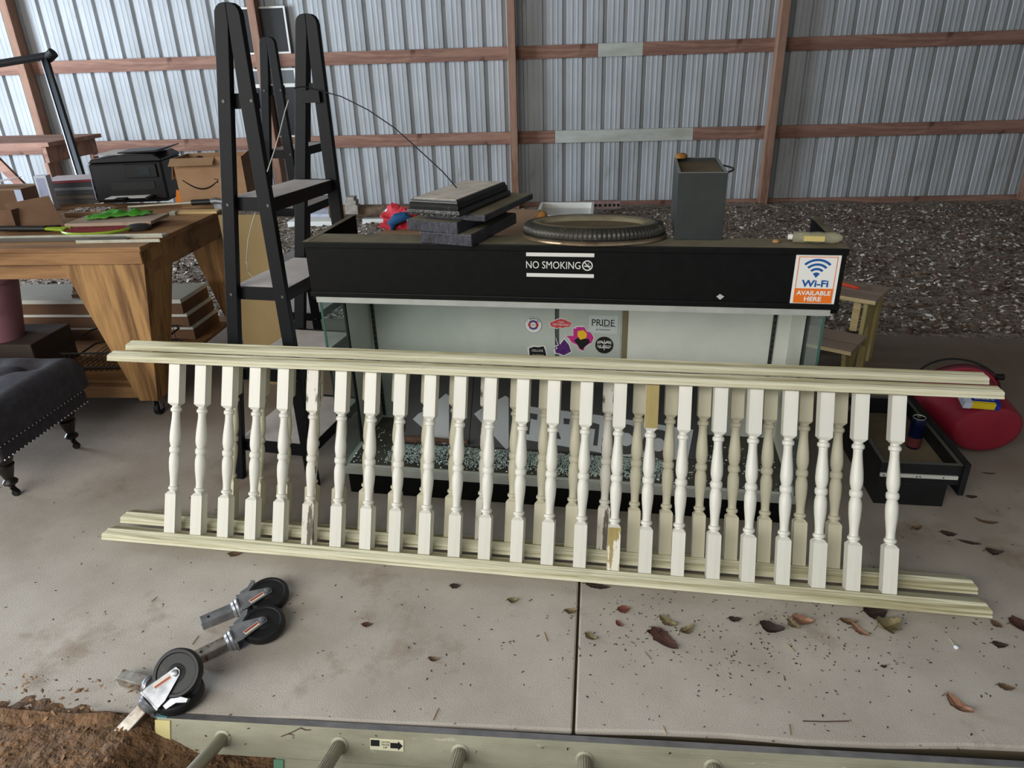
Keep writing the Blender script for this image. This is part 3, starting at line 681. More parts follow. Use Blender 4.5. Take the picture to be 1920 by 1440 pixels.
# ------------------------------------------------------------------ things on top of the case
def onCase(x, y, z, rz=0): return CM @ TM((x, y, z), 0, 0, rz)
def box_thing(name, label, cat, M, sx, sy, sz, m_front, m_top, group=None):
    t = thing(name, label, cat, M=M, group=group)
    part('body', MB().box(0, sx, 0, sy, 0, sz), m_front, t, 0.002)
    return t
M_shiny = mat('black_wrapped_canvas', (56,58,70), (30,32,38), rough=0.28, scale=14, stretch=(3,1,1), bump=0.6, bscale=22, dist=0.004, spec=0.6)
M_bdust = mat('dusty_black_side', (34,32,26), (22,21,18), rough=0.7, scale=8, bump=0.2)
sx_, sy_, rz_ = 0.185, 0.34, -9
specs = [(0.390, -0.004, 1.0112, 0.188, 0.36, 0.038, -14, 'flat black wrapped box at the bottom of the stack on the case'),
         (0.345, 0.006, 1.0500, 0.190, 0.36, 0.036, -16, 'flat black wrapped box second from the bottom of the stack'),
         (0.402, 0.022, 1.0868, 0.220, 0.40, 0.020, -14, 'wide flat black box just under the ornate picture frame')]
for x, y, z, sx, sy, sz, rz, lb in specs:
    t = thing('flat_box', lb, 'box', M=onCase(x, y, z, rz), group='flat black boxes stacked on the display case')
    part('body', MB().box(0, sx, 0, sy, 0, sz), M_shiny, t, 0.003)
    part('dust_top', MB().box(0.004, sx-0.004, 0.004, sy-0.004, sz, sz+0.0006), M_blackdust, t)
    for k in range(5):
        a_ = sx*(0.08+0.19*k+0.03*math.sin(k*2.1+sx*50)); part('crease', MB().box(a_, a_+0.0010, -0.0008, 0.0, 0.002, sz-0.002), flat('grey_crease', (84,86,94), 0.3, 0.3), t)
# ornate picture frame lying on top of the stack
pf = thing('picture_frame', 'ornate black picture frame lying face down on top of the box stack', 'picture frame', M=onCase(0.375, -0.022, 1.1078, -14))
fx, fy = 0.165, 0.37
M_orn = mat('black_gilt_moulding', (34,34,34), (22,22,22), rough=0.35, scale=30, bump=0.3, bscale=120, spec=0.6, c3=(110,108,100), s3=60, t3=0.62)
part('backing', MB().box(0.008, fx-0.008, 0.008, fy-0.008, 0.0480, 0.0515), mat('dusty_frame_back', (216,206,192), (188,178,164), rough=0.9, scale=18, bump=0.2, c3=(110,100,90), s3=40, t3=0.66), pf)
prof = [(0.012,0),(-0.010,0.002),(-0.013,0.010),(-0.010,0.019),(-0.003,0.023),(-0.006,0.028),(-0.003,0.033),(-0.004,0.037),(0.0,0.041),(0.002,0.050),(0.012,0.050)]
def mouldring(prof, sx, sy):
    b = MB(); n = len(prof); vs = []
    for cx, cy, ux, uy in ((0,0,1,1),(sx,0,-1,1),(sx,sy,-1,-1),(0,sy,1,-1)):
        for d, z in prof: vs.append((cx+ux*d, cy+uy*d, z))
    fs = []
    for k in range(4):
        for i in range(n):
            j = (i+1)%n; kk = (k+1)%4; fs.append((k*n+i, kk*n+i, kk*n+j, k*n+j))
    b.add(vs, fs); return b
part('moulding', mouldring(prof, fx, fy), M_orn, pf)
q = MB()
for k in range(9):
    cx = 0.004+0.0198*k; pts = []
    for i in range(15):
        a = i/14*2.2*PI; rr_ = 0.0078*(1-i/18); pts.append((cx+rr_*math.cos(a+k)*(1 if k%2 else -1), -0.0125-0.001*(i%3==0), 0.0095+rr_*math.sin(a+k)))
    q.tube(pts, 0.0013, 5)
    q.tube([(cx-0.010, -0.012, 0.002), (cx, -0.0135, 0.006), (cx+0.010, -0.012, 0.016)], 0.0011, 5)
part('scrollwork', q, mat('scrollwork_highlight', (92,92,90), (48,48,48), rough=0.35, scale=40, bump=0, spec=0.6), pf)
q = MB()
for k in range(42): q.lathe([(0.0004,-0.0017),(0.0016,0),(0.0004,0.0017)], 6, Matrix.Translation((0.001+0.0039*k, -0.001, 0.046)), True)
stuff(part('bead_row', q, mat('bead_black', (70,70,68), rough=0.3, bump=0), pf))

# oval fluted frame
ov = thing('oval_frame', 'oval black fluted frame with bronze rim lying on the display case', 'frame', M=onCase(0.945, 0.120, 1.0112, 0))
A_, B_ = 0.240, 0.146
def oval(prof, n=384, flute=0, m=None, name='rim', parent=ov):
    vs = []; fs = []
    for k, (r, z, fl) in enumerate(prof):
        for i in range(n):
            a = 2*PI*i/n; rr_ = r + fl*(1 if (i % 4) < 2 else -1)
            sxx = (A_-0.10*(1-rr_)*1.0); 
            vs.append(((A_+(rr_-1)*0.17)*math.cos(a), (B_+(rr_-1)*0.17)*math.sin(a), z))
    for k in range(len(prof)-1):
        for i in range(n):
            j = (i+1)%n; fs.append((k*n+i,k*n+j,(k+1)*n+j,(k+1)*n+i))
    b = MB(); b.add(vs, fs, None, True); return part(name, b, m, parent)
oval([(0.98,0,0),(1.0,0.002,0),(1.0,0.008,0),(0.985,0.011,0),(0.95,0.013,0)], 120, m=mat('bronze_rim', (168,148,122), (120,108,88), rough=0.3, metal=0.7, scale=12, bump=0.1), name='bronze_rim')
oval([(0.95,0.013,0),(0.965,0.016,0),(0.95,0.019,0)], 120, m=M_orn, name='bead_rim')
oval([(0.945,0.018,0.005),(0.955,0.026,0.011),(0.94,0.036,0.012),(0.89,0.045,0.010),(0.82,0.049,0.006),(0.76,0.049,0.002)], 384, m=mat('fluted_black', (66,63,55), (44,42,38), rough=0.38, scale=10, bump=0.1, c3=(110,102,84), s3=14, t3=0.6), name='fluted_band')
oval([(0.76,0.049,0),(0.66,0.050,0),(0.58,0.046,0),(0.54,0.036,0)], 120, m=M_blackdust, name='inner_lip')
b = MB(); b.lathe([(1.0,0),(1.0,0.003)], 60, None, True, (A_-0.46*0.17)*1.0, (B_-0.46*0.17)*1.0, False); o = part('dusty_panel', b, mat('brown_dust', (110,94,70), (90,78,58), rough=0.9, scale=12, bump=0.2), ov); o.location = (0,0,0.033)

# tall grey-black open box
tb = thing('open_box', 'tall dark grey open box full of brown dust, standing on the case', 'box', M=onCase(1.205, 0.080, 1.0112, 0))
M_tb = mat('charcoal_laminate', (46,50,48), (38,42,41), rough=0.55, scale=12, bump=0.05, c3=(84,84,78), s3=30, t3=0.74)
w_, d_, h_ = 0.148, 0.35, 0.207
part('front_panel', MB().box(0, w_, 0, 0.008, 0, h_), M_tb, tb, 0.001)
part('back_panel', MB().box(0, w_, d_-0.008, d_, 0, h_), M_tb, tb, 0.001)
part('side_panel', MB().box(0, 0.008, 0.008, d_-0.008, 0, h_), M_tb, tb, 0.001)
part('side_panel', MB().box(w_-0.008, w_, 0.008, d_-0.008, 0, h_), M_tb, tb, 0.001)
part('rim_edge', mouldring([(0,0),(0.008,0),(0.008,0.001),(0,0.001)], w_, d_), flat('worn_edge', (130,132,128), 0.6), tb).location = (0,0,h_)
part('dust_fill', MB().box(0.008, w_-0.008, 0.008, d_-0.008, 0.0, h_-0.012), mat('brown_dust', (110,94,70)), tb)
q = MB()
pts = []
for i in range(9): a = PI*i/8; pts.append((w_+0.028*math.sin(a), 0.03+0.16*(i/8), h_-0.004+0.0*i))
q.tube(pts, 0.003, 6); part('curved_handle', q, M_tb, tb)
q = MB(); q.lathe([(0.004,0),(0.020,0.002),(0.022,0.010),(0.014,0.017),(0.003,0.019)], 10, TM((0.022,0.32,h_+0.001))); solo('dry_leaf_clump', q, mat('orange_leaf', (160,110,50), (120,82,40), rough=0.9, bump=0.5, scale=20), 'crumpled orange leaf on the back rim of the tall box', 'leaf', onCase(1.205, 0.080, 1.0112, 0))
q = MB(); q.lathe([(0.004,0),(0.022,0.003),(0.016,0.020),(0.006,0.026),(0.003,0.028)], 9, None); solo('dry_leaf_clump', q, mat('orange_leaf', (150,104,50)), 'crumpled ochre leaf beside the oval frame near the flat boxes', 'leaf', onCase(0.765, 0.205, 1.049, 30))
# clear bottle and a pale stub on the right end of the case
bt = thing('plastic_bottle', 'crumpled clear plastic bottle lying on the right end of the case top', 'bottle', M=onCase(1.560, 0.055, 1.030, -4))
M_clear = glassmat('clear_plastic', (0.93,0.93,0.86), 0.30, (200,196,168))
q = MB(); q.lathe([(0.006,0),(0.017,0.002),(0.018,0.03),(0.016,0.05),(0.018,0.07),(0.016,0.09),(0.018,0.115),(0.015,0.13),(0.007,0.142)], 14, TM((0,0,0), 0, 90, 0)); part('body', q, M_clear, bt)
q = MB(); q.lathe([(0.009,0),(0.009,0.013)], 12, TM((-0.006,0,0), 0, 90, 0)); o = part('cap', q, M_offwhite, bt); o.location = (-0.008,0,0)
q = MB(); q.box(0.03, 0.09, -0.0185, -0.010, -0.008, 0.008); part('label', q, flat('straw_label', (196,178,110)), bt)
q = MB(); q.lathe([(0.002,0),(0.010,0.002),(0.011,0.006),(0.004,0.010)], 10, None); solo('leaf_stub', q, flat('tan_leaf', (190,140,92)), 'small tan leaf stub beside the clear bottle', 'leaf', onCase(1.512, 0.055, 1.0112))

# ------------------------------------------------------------------ ladder shelf units
LV = (0.18, 0.50, 0.82, 1.145, 1.475)
LVA = (0.15, 0.47, 0.797, 1.12, 1.452)
def ladder_unit(label, M, LY=0.47, LV=LV, group=None):
    """local: origin at foot of the upright leg of the near frame; x to its right, y towards the far frame"""
    t = thing('ladder_shelf', label, 'shelf', M=M, group=group)
    Ht = 1.735; w = 0.062
    def xs(z): return -0.352 + 0.280*z/Ht      # outer edge of the sloping leg
    def leg(poly, y, name='leg'):
        b = MB(); b.prism(poly, -0.013, 0.013, Matrix(((1,0,0,0),(0,0,1,y),(0,1,0,0),(0,0,0,1)))); return part(name, b, M_blackwood, t, 0.002)
    for y, s in ((0.013, 0), (LY, 1)):
        # upright leg (right) and sloping leg (left), rounded at the top
        top = [(-0.018+0.036*math.cos(a*PI/8), Ht-0.036+0.036*math.sin(a*PI/8)) for a in range(0, 5)]
        leg([(-0.012, 0), (0.034, 0)] + top + [(-0.0245, Ht), (-0.026, Ht-0.03), (-0.031, 1.46)], y)
        leg([(-0.352, 0), (-0.304, 0), (-0.0275, Ht-0.06), (-0.0255, Ht)] + [(-0.036+0.036*math.cos(a*PI/8), Ht-0.036+0.036*math.sin(a*PI/8)) for a in range(4, 9)], y)
        for i, z in enumerate(LV):
            x0, x1 = xs(z)+0.03, 0.0
            o = part('rail', MB().box(x0, x1, y+0.0135, y+0.030, z-0.025, z+0.020) if s == 0 else MB().box(x0, x1, y-0.030, y-0.0135, z-0.025, z+0.020), M_blackwood, t)
            yy = y-0.0135 if s == 0 else y+0.0135
            for xb in (xs(z)+0.028, 0.012):
                q = MB(); q.cyl((xb, yy+0.0012, z), (xb, yy-0.0018, z), 0.0055, n=10)
                part('bolt', q, flat('dull_bolt', (84,84,80), 0.5, 0.5), t)
    for i, z in enumerate(LV):
        x0 = xs(z)+0.012; x1 = 0.010
        if i == 4:
            part('cross_bar', MB().box(x0+0.02, x1, 0.032, 0.052, z-0.025, z+0.022), M_blackwood, t); continue
        part('shelf', MB().box(x0, x1, 0.030, LY-0.030, z, z+0.018), M_blackwood, t, 0.001)
        part('shelf_dust', MB().box(x0+0.002, x1-0.002, 0.030, LY-0.030, z+0.018, z+0.0188), M_ledge, t)
        for xa in (x0, x1-0.016):
            part('shelf_edge', MB().box(xa, xa+0.016, 0.030, LY-0.030, z-0.028, z), M_blackwood, t)
    return t
ladder_unit('nearer black ladder shelf unit with dusty shelves, left of the display case', TM((-1.030, 2.368, 0), -1.2, 0, -9), 0.52, LVA)
ladder_unit('farther black ladder shelf unit, standing behind the nearer one', TM((-1.495, 3.90, 0), 0, 0, -9) @ Matrix.Scale(0.97, 4))
# cords on the shelf unit
b = MB()
def pcurve(px, y): return [ony(u, v, y) for u, v in px]
pts = []
ctrl = [(552,166),(560,163),(575,163),(600,170),(640,181),(690,206),(740,240),(790,285),(830,322),(856,352)]
for i, (u, v) in enumerate(ctrl):
    pts.append(ony(u, v, 2.62 + 0.0*i if i < 4 else 2.62 - 0.24*(i-3)/6))
b.tube(pts, 0.0022, 6); solo('black_cord', b, flat('cord_black', (24,24,26), 0.5), 'thin black cord arching from the shelf unit down to the picture frame', 'cord')
b = MB(); b.tube([ony(u, v, 2.36) for u, v in [(541,188),(534,210),(524,250),(512,290),(501,322)]], 0.0018, 6)
solo('white_string', b, flat('string_pale', (170,168,160), 0.6), 'pale string hanging slantwise from the top bar of the shelf unit', 'string')
b = MB(); b.tube([ony(u, v, 2.45) for u, v in [(479,398),(472,420),(465,450),(462,490),(465,510),(474,520)]], 0.0018, 6)
solo('white_string', b, flat('string_pale', (170,168,160)), 'pale curved string hanging below the middle shelf, in front of the plywood', 'string')

# ------------------------------------------------------------------ workbench
BX1, BY0, BY1, BZ = -1.850, 2.93, 4.00, 0.85
wbn = thing('workbench', 'big plywood workbench on castors with tapered legs, piled with odds and ends', 'workbench', (BX1, BY0, 0), 0)
BL = 2.6; BD = BY1-BY0
part('top', MB().box(-BL, 0, 0, BD, BZ-0.022, BZ), M_plyx, wbn, 0.003)
part('front_lip', MB().box(-BL, -0.005, -0.0, 0.018, BZ-0.075, BZ-0.0222), M_plyx, wbn, 0.002)
part('apron', MB().box(-BL, -0.13, 0.040, 0.065, BZ-0.150, BZ-0.0225), M_plyx, wbn)
part('apron', MB().box(-0.045, -0.020, 0.05, BD-0.02, BZ-0.14, BZ-0.0225), M_plyx, wbn)
def legpair(y, s):
    # tapered plywood face (seen from the front) and tapered side board
    M = Matrix(((1,0,0,0),(0,0,1,y),(0,1,0,0),(0,0,0,1)))
    b = MB(); b.prism([(-0.40, BZ-0.076), (-0.012, BZ-0.076), (-0.115, 0.095), (-0.205, 0.095)], 0, 0.018, M); part('leg', b, M_ply, wbn, 0.001)
    M2 = Matrix(((0,0,1,-0.030),(1,0,0,y+0.02 if s > 0 else y-0.30),(0,1,0,0),(0,0,0,1)))
    pl_ = [(0, BZ-0.023), (0.26, BZ-0.023), (0.10, 0.095), (0, 0.095)] if s > 0 else [(0.30, BZ-0.023), (0.04, BZ-0.023), (0.20, 0.095), (0.30, 0.095)]
    # side board leans in with the leg
    b = MB(); vs = []
    b.prism(pl_, 0, 0.018, M2)
    for v in b.v: v.x += -0.100*(1-(v.z-0.095)/(BZ-0.12))
    part('leg', b, M_ply, wbn, 0.001)
legpair(0.020, 1); legpair(BD-0.03, -1)
part('stretcher', MB().box(-BL, -0.14, 0.040, 0.075, 0.100, 0.159), M_plyx, wbn, 0.002)
part('lower_shelf', MB().box(-BL, -0.14, 0.076, BD-0.06, 0.160, 0.178), M_plyx, wbn)
for x, y in ((-0.15, 0.07), (-0.15, BD-0.10)):
    q = MB(); q.cyl((x-0.012, y, 0.033), (x+0.012, y, 0.033), 0.033, n=18); o = part('castor_wheel', q, M_rubber, wbn, 0.002)
    q = MB(); q.box(x-0.018, x-0.014, y-0.012, y+0.012, 0.030, 0.094); q.box(x+0.014, x+0.018, y-0.012, y+0.012, 0.030, 0.094); q.box(x-0.018, x+0.018, y-0.02, y+0.02, 0.088, 0.0945); part('castor_fork', q, M_chrome, wbn)
Zb = BZ+0.0005
def wp(u, v, z=0): return onz(u, v, Zb+z)
def WM(u, v, rz=0, z=0): p = wp(u, v, z); return TM((p.x, p.y, Zb+z), 0, 0, rz)
def dpt(p, q): return (Vector(q)-Vector(p)).length

# printer
pm = WM(184, 384, 9)
pr = thing('printer', 'black all-in-one inkjet printer with open paper tray on the workbench', 'printer', M=pm)
M_pk = mat('printer_black', (22,22,25), (16,16,18), rough=0.35, scale=10, bump=0.03, spec=0.25)
part('body', MB().box(0, 0.40, 0, 0.33, 0.012, 0.225), M_pk, pr, 0.012)
part('feet_plinth', MB().box(0.02, 0.38, 0.03, 0.31, 0, 0.0119), M_dark, pr)
b = MB(); b.prism([(0.0,0.226),(0.40,0.226),(0.40,0.238),(0.36,0.262),(0.20,0.268),(0.02,0.246)], 0, 0.32, Matrix(((1,0,0,0),(0,0,1,0.005),(0,1,0,0),(0,0,0,1)))); part('scanner_lid', b, M_pk, pr, 0.004)
b = MB(); b.prism([(0.15,0.2685),(0.36,0.2685),(0.43,0.290),(0.43,0.296),(0.35,0.279),(0.15,0.2745)], 0, 0.20, Matrix(((1,0,0,0),(0,0,1,0.06),(0,1,0,0),(0,0,0,1)))); part('feed_tray', b, M_pk, pr, 0.002)
part('lid_dust', MB().box(0.03, 0.19, 0.02, 0.30, 0.2655, 0.2670), M_ledge, pr)
part('control_panel', MB().box(0.20, 0.37, -0.012, -0.0005, 0.140, 0.215), M_pk, pr, 0.003)
part('screen', MB().box(0.265, 0.33, -0.0142, -0.0125, 0.155, 0.200), mat('dead_screen', (54,58,62), rough=0.15, bump=0), pr)
part('paper_slot', MB().box(0.10, 0.34, -0.004, 0.0, 0.075, 0.118), M_dark, pr)
part('output_tray', MB().box(0.07, 0.33, -0.11, -0.004, 0.036, 0.044), M_pk, pr, 0.003)
part('tray_extension', MB().box(0.16, 0.22, -0.155, -0.10, 0.045, 0.052), M_pk, pr, 0.002)
part('paper', MB().box(0.09, 0.31, -0.10, -0.01, 0.0445, 0.0465), M_offwhite, pr)
part('side_band', MB().box(-0.003, 0.0, 0.0, 0.004, 0.03, 0.22), flat('pale_edge', (170,186,210), 0.3), pr)
# cardboard box with a curved arrow
M_box = WM(343, 391, 8)
cb = thing('cardboard_box', 'open brown cardboard box with a black curved smile arrow, between printer and shelf unit', 'box', M=M_box)
wx, wy, wz = 0.36, 0.24, 0.262
part('front', MB().box(0, wx, 0, 0.004, 0, wz), M_card, cb); part('back', MB().box(0, wx, wy-0.004, wy, 0, wz), M_card, cb)
part('side', MB().box(0, 0.004, 0.004, wy-0.004, 0, wz), M_card, cb); part('side', MB().box(wx-0.004, wx, 0.004, wy-0.004, 0, wz), M_card, cb)
part('bottom', MB().box(0.004, wx-0.004, 0.004, wy-0.004, 0, 0.004), M_card, cb)
b = MB(); b.box(-0.01, 0.22, -0.062, 0.0, -0.0015, 0.0015, TM((0,0,wz), 32, 0, 0)); part('flap', b, M_card, cb, 0.001)
b = MB(); b.box(-0.11, 0.0, 0.0, 0.13, -0.0015, 0.0015, TM((0,0.0,wz), 0, -78, 0)); part('flap', b, M_card, cb, 0.001)
b = MB(); b.box(0, 0.12, 0.02, wy-0.02, -0.0015, 0.0015, TM((wx,0,wz), 0, -35, 0)); part('flap', b, M_card, cb, 0.001)
b = MB(); b.tube([(0.03+0.185*i/10, -0.0012, 0.150-0.050*math.sin(PI*i/10*0.93)) for i in range(11)], [0.002+0.0022*math.sin(PI*i/10) for i in range(11)], 5)
b.tube([(0.198,-0.0012,0.150),(0.218,-0.0012,0.146),(0.212,-0.0012,0.128)], 0.0022, 5); part('smile_arrow', b, inkk, cb)
q = MB(); q.lathe([(0.005,0),(0.028,0.008),(0.032,0.03),(0.02,0.05),(0.004,0.055)], 12, M_box @ TM((0.10,0.12,0.205))); solo('doll_head', q, flat('dark_hair', (42,26,22), 0.8), 'dark round knob sticking out of the smile-arrow cardboard box', 'toy')
q = MB(); q.lathe([(0.01,0),(0.04,0.008),(0.045,0.02),(0.03,0.034),(0.004,0.04)], 12, M_box @ TM((0.17,0.14,0.208))); solo('orange_cloth', q, mat('orange_plastic', (206,92,60), rough=0.6, bump=0), 'orange lump showing at the top of the smile-arrow box', 'toy')
q = MB(); q.prism([(0,0),(0.045,0),(0.03,0.07),(0.018,0.075)], 0, 0.01, TM(tuple(wp(330, 381)), 90, 0, 20)); solo('orange_wedge', q, flat('bright_orange', (222,126,36), 0.5), 'small bright orange wedge leaning between printer and cardboard box', 'toy')
# stack of books left of the printer
for i, (w_, d_, h_, c_, rz, lb) in enumerate([(0.30,0.24,0.030,(54,50,48),8,'thick dark book at the bottom of the stack beside the printer'), (0.29,0.22,0.022,(70,60,52),4,'dark brown book second from the bottom beside the printer'),
        (0.30,0.23,0.026,(44,44,50),9,'dark grey book in the middle of the stack beside the printer'), (0.29,0.22,0.016,(96,96,98),6,'grey thin book second from the top beside the printer'),
        (0.30,0.23,0.022,(40,44,50),11,'slate book just under the maroon book beside the printer'), (0.31,0.24,0.014,(120,40,50),14,'maroon edged book with dusty white cover on top of the stack')]):
    z = sum([0.030,0.022,0.026,0.016,0.022][:i])
    p = wp(84, 388); t = thing('book', lb, 'book', M=TM((p.x-0.02, p.y+0.05, Zb+z+0.0004*i), 0, 0, rz), group='books stacked beside the printer')
    cm = flat('book_cover_%d_%d_%d' % c_, c_, 0.6)
    part('cover', MB().box(0, w_, 0, d_, 0, 0.0015), cm, t); part('cover', MB().box(0, w_, 0, d_, h_-0.0015, h_), cm if i < 5 else mat('dusty_pink_white', (214,200,202), (196,182,184), rough=0.8, bump=0.05), t)
    part('spine', MB().box(0, w_, -0.0012, 0, 0, h_), cm, t); part('pages', MB().box(0.004, w_-0.003, 0.001, d_-0.003, 0.0016, h_-0.0016), flat('book_pages', (150,142,130), 0.8), t)
# small white printed box and little blue-white card
xq = ony(71, 360, 3.80)
t = thing('small_carton', 'small white printed carton standing among the clutter left of the books', 'carton', M=TM((xq.x, 3.80, Zb), 0, 0, 8))
hq = ony(75, 330, 3.80).z - Zb
part('body', MB().box(0, 0.065, 0, 0.050, 0, hq), flat('carton_white', (206,212,226), 0.5), t, 0.001)
part('print', MB().box(0.010, 0.055, -0.0012, 0, 0.035, hq-0.012), flat('carton_print', (158,166,196), 0.5), t)
part('print', MB().box(0.022, 0.050, -0.0018, -0.0012, 0.0, 0.030), flat('dark_green_print', (34,52,48), 0.5), t)
xq = ony(30, 370, 3.70); b = MB(); b.box(0, 0.036, 0, 0.002, 0, ony(31, 356, 3.70).z-Zb); solo('white_card', b, flat('card_blue_white', (184,200,226), 0.5), 'small square bluish card standing left of the white carton', 'card', TM((xq.x, 3.70, Zb), 0, 0, 5))
# front-left cardboard boxes
t = thing('cardboard_box', 'opened cardboard box with big slanting flap at the front left of the workbench', 'box', M=WM(-52, 436, 0))
part('front', MB().box(0, 0.235, 0, 0.004, 0, 0.105), M_carddk, t); part('side', MB().box(0.231, 0.235, 0.004, 0.20, 0, 0.105), M_carddk, t); part('back', MB().box(0, 0.235, 0.20, 0.204, 0, 0.105), M_carddk, t)
part('bottom', MB().box(0, 0.235, 0.004, 0.20, 0, 0.003), M_carddk, t)
b = MB(); b.prism([(0,0),(0.19,0.005),(0.135,0.155),(-0.075,0.125)], 0, 0.003, TM((0.250,0.030,0.004), 74, 0, 12)); part('flap', b, M_carddk, t)
t = thing('cardboard_box', 'taller closed cardboard box at the back left of the workbench', 'box', M=WM(-60, 392, 0))
part('body', MB().box(0, 0.33, 0, 0.22, 0, 0.10), M_carddk, t, 0.001); part('top', MB().box(0, 0.33, 0, 0.22, 0.1005, 0.103), M_card, t)
b = MB(); b.box(0, 0.20, 0, 0.13, 0, 0.002, TM((0,0,0), 0, -6, 8)); solo('paper_sheet', b, mat('dusty_pink_white', (214,200,202)), 'pale sheet lying on the back left cardboard box', 'paper', WM(-60, 392, 0) @ TM((0.06,0.03,0.126)))
# wood board, green bag, racket, pipe, metal trims
b = MB(); b.box(0, 0.42, 0, 0.20, 0, 0.016); solo('board', b, M_pinegrey, 'flat pale wooden board lying on white blocks on the bench', 'board', WM(122, 426, 4, 0.018) , bev=0.001)
for u, v in ((150, 423), (262, 420), (318, 404)):
    b = MB(); b.box(0, 0.03, 0, 0.04, 0, 0.017); solo('white_block', b, flat('block_white', (180,180,170), 0.7), {150:'white block under the left end of the pale board', 262:'white block under the middle of the pale board', 318:'white block near the right end of the pale board'}[u], 'block', WM(u, v, 4))
vs = []; fs = []; nx, ny = 24, 10
for j in range(ny+1):
    for i in range(nx+1):
        x = 0.30*i/nx; y = 0.13*j/ny*(0.5+0.5*math.sin(PI*min(1, (i+4)/nx)))
        vs.append((x, y, 0.006 + 0.045*math.sin(PI*j/ny)*(0.5+0.5*noise.noise(Vector((x*14, y*10, 1)))) * math.sin(PI*(i+0.5)/(nx+1))+0.012*noise.noise(Vector((x*30,y*30,2)))))
for j in range(ny):
    for i in range(nx): a = j*(nx+1)+i; fs.append((a, a+1, a+nx+2, a+nx+1))
b = MB(); b.add(vs, fs, None, True); o = solo('green_bag', b, mat('green_fabric', (72,150,34), (52,120,24), rough=0.5, scale=12, bump=0.2), 'bright green crumpled racket cover on the pale board', 'bag', WM(160, 414, 22, 0.036)); sm = o.modifiers.new('solid', 'SOLIDIFY'); sm.thickness = 0.003
rk = thing('racket', 'yellow-green tennis racket with dark red strings lying flat on the bench', 'racket', M=WM(186, 428, 2, 0.016))
b = MB(); b.tube([(0.165*math.cos(2*PI*i/40), 0.125*math.sin(2*PI*i/40), 0) for i in range(41)], 0.0065, 8); part('head_frame', b, mat('racket_green', (150,176,46), (130,158,40), rough=0.3, bump=0), rk)
ms = flat('string_red', (132,42,46), 0.5)
for i in range(-6, 7):
    x = i*0.0225; y = 0.125*math.sqrt(max(0, 1-(x/0.165)**2)); b = MB(); b.cyl((x,-y,0), (x,y,0), 0.0016, n=5); part('string', b, ms, rk)
for i in range(-4, 5):
    y = i*0.0225; x = 0.165*math.sqrt(max(0, 1-(y/0.125)**2)); b = MB(); b.cyl((-x,y,0.001), (x,y,0.001), 0.0016, n=5); part('string', b, ms, rk)
b = MB(); b.tube([(-0.15,0.02,0),(-0.22,0.01,0.002),(-0.27,0.0,0.004)], 0.007, 8); b.tube([(-0.15,-0.03,0),(-0.22,-0.015,0.002),(-0.27,-0.005,0.004)], 0.007, 8); part('throat', b, MATS['racket_green'], rk)
b = MB(); b.tube([(-0.262,-0.002,0.004),(-0.50,-0.015,0.012)], 0.014, 10); part('grip', b, M_rubber, rk)
t = thing('lopper', 'long bare metal tube with black foam grip lying across the bench', 'tool', M=TM(tuple(wp(240, 388, 0.03)), 0, 0, 2))
b = MB(); b.tube([(0,0,0.0),(0.36,0.02,0.012)], 0.006, 10); part('tube', b, M_alu, t)
b = MB(); b.tube([(0.345,0.019,0.012),(0.45,0.025,0.014)], 0.015, 12); part('grip', b, M_rubber, t)
b = MB(); b.tube([(0.44,0.024,0.014),(0.47,0.03,0.016),(0.53,0.03,0.008)], [0.014,0.020,0.012], 10); part('tip', b, M_chrome, t)
part('foot', MB().box(0.47, 0.51, 0.0, 0.05, -0.0305, 0.004), M_chrome, t); part('foot', MB().box(0.0, 0.02, -0.01, 0.01, -0.0305, -0.004), M_chrome, t)
b = MB(); b.box(0, 0.22, 0, 0.06, 0, 0.012); solo('board', b, M_pine, 'short pale lath at the right back edge of the workbench', 'board', WM(330, 402, 2))
b = MB(); b.lathe([(0.02,0),(0.055,0.004),(0.06,0.018),(0.04,0.030),(0.01,0.034)], 16, None, True, 1.0, 0.6); solo('dark_tool', b, mat('blackish_plastic', (40,38,36), rough=0.4, bump=0), 'small dark rounded tool lying right of the racket head', 'tool', WM(262, 432, 10))
b = MB(); b.lathe([(0.002,0),(0.008,0.003),(0.010,0.009),(0.008,0.016),(0.002,0.019)], 12); solo('red_cap', b, flat('cap_red', (168,70,58), 0.5), 'small red cap between the racket and the dark tool', 'loose cap', WM(253, 429, 10))  # a loose red cap, turned as a small rounded lump
# aluminium trims along the front edge
def trim(u0, v, u1, w_, h_, m, lb):
    p = wp(u1, v); b = MB(); L_ = 1.15 if u0 < 0 else (wp(u1, v)-wp(u0, v)).length; b.box(-L_, 0, 0, w_, 0, h_); b.box(-L_, 0, 0, 0.003, h_, h_+0.010)
    solo('metal_trim', b, m, lb, 'metal strip', TM((p.x, p.y, Zb), 0, 0, 1.2), group='aluminium trims along the bench front', bev=0.0005)
trim(-10, 446, 305, 0.055, 0.010, M_alu, 'wider aluminium trim along the bench front, behind the others')
trim(-10, 450, 238, 0.022, 0.006, mat('dark_trim', (84,82,78), rough=0.4, metal=0.4, bump=0), 'dark shorter trim along the bench front')
trim(150, 454, 300, 0.012, 0.004, M_alu, 'thin short bright trim nearest the bench front edge')
b = MB(); b.box(-0.40, 0, 0, 0.07, 0, 0.018); solo('dark_cloth', b, flat('navy_cloth', (20,22,30), 0.9), 'flat dark folded cloth under the left cardboard box flap', 'cloth', WM(100, 434, 0), bev=0.006)
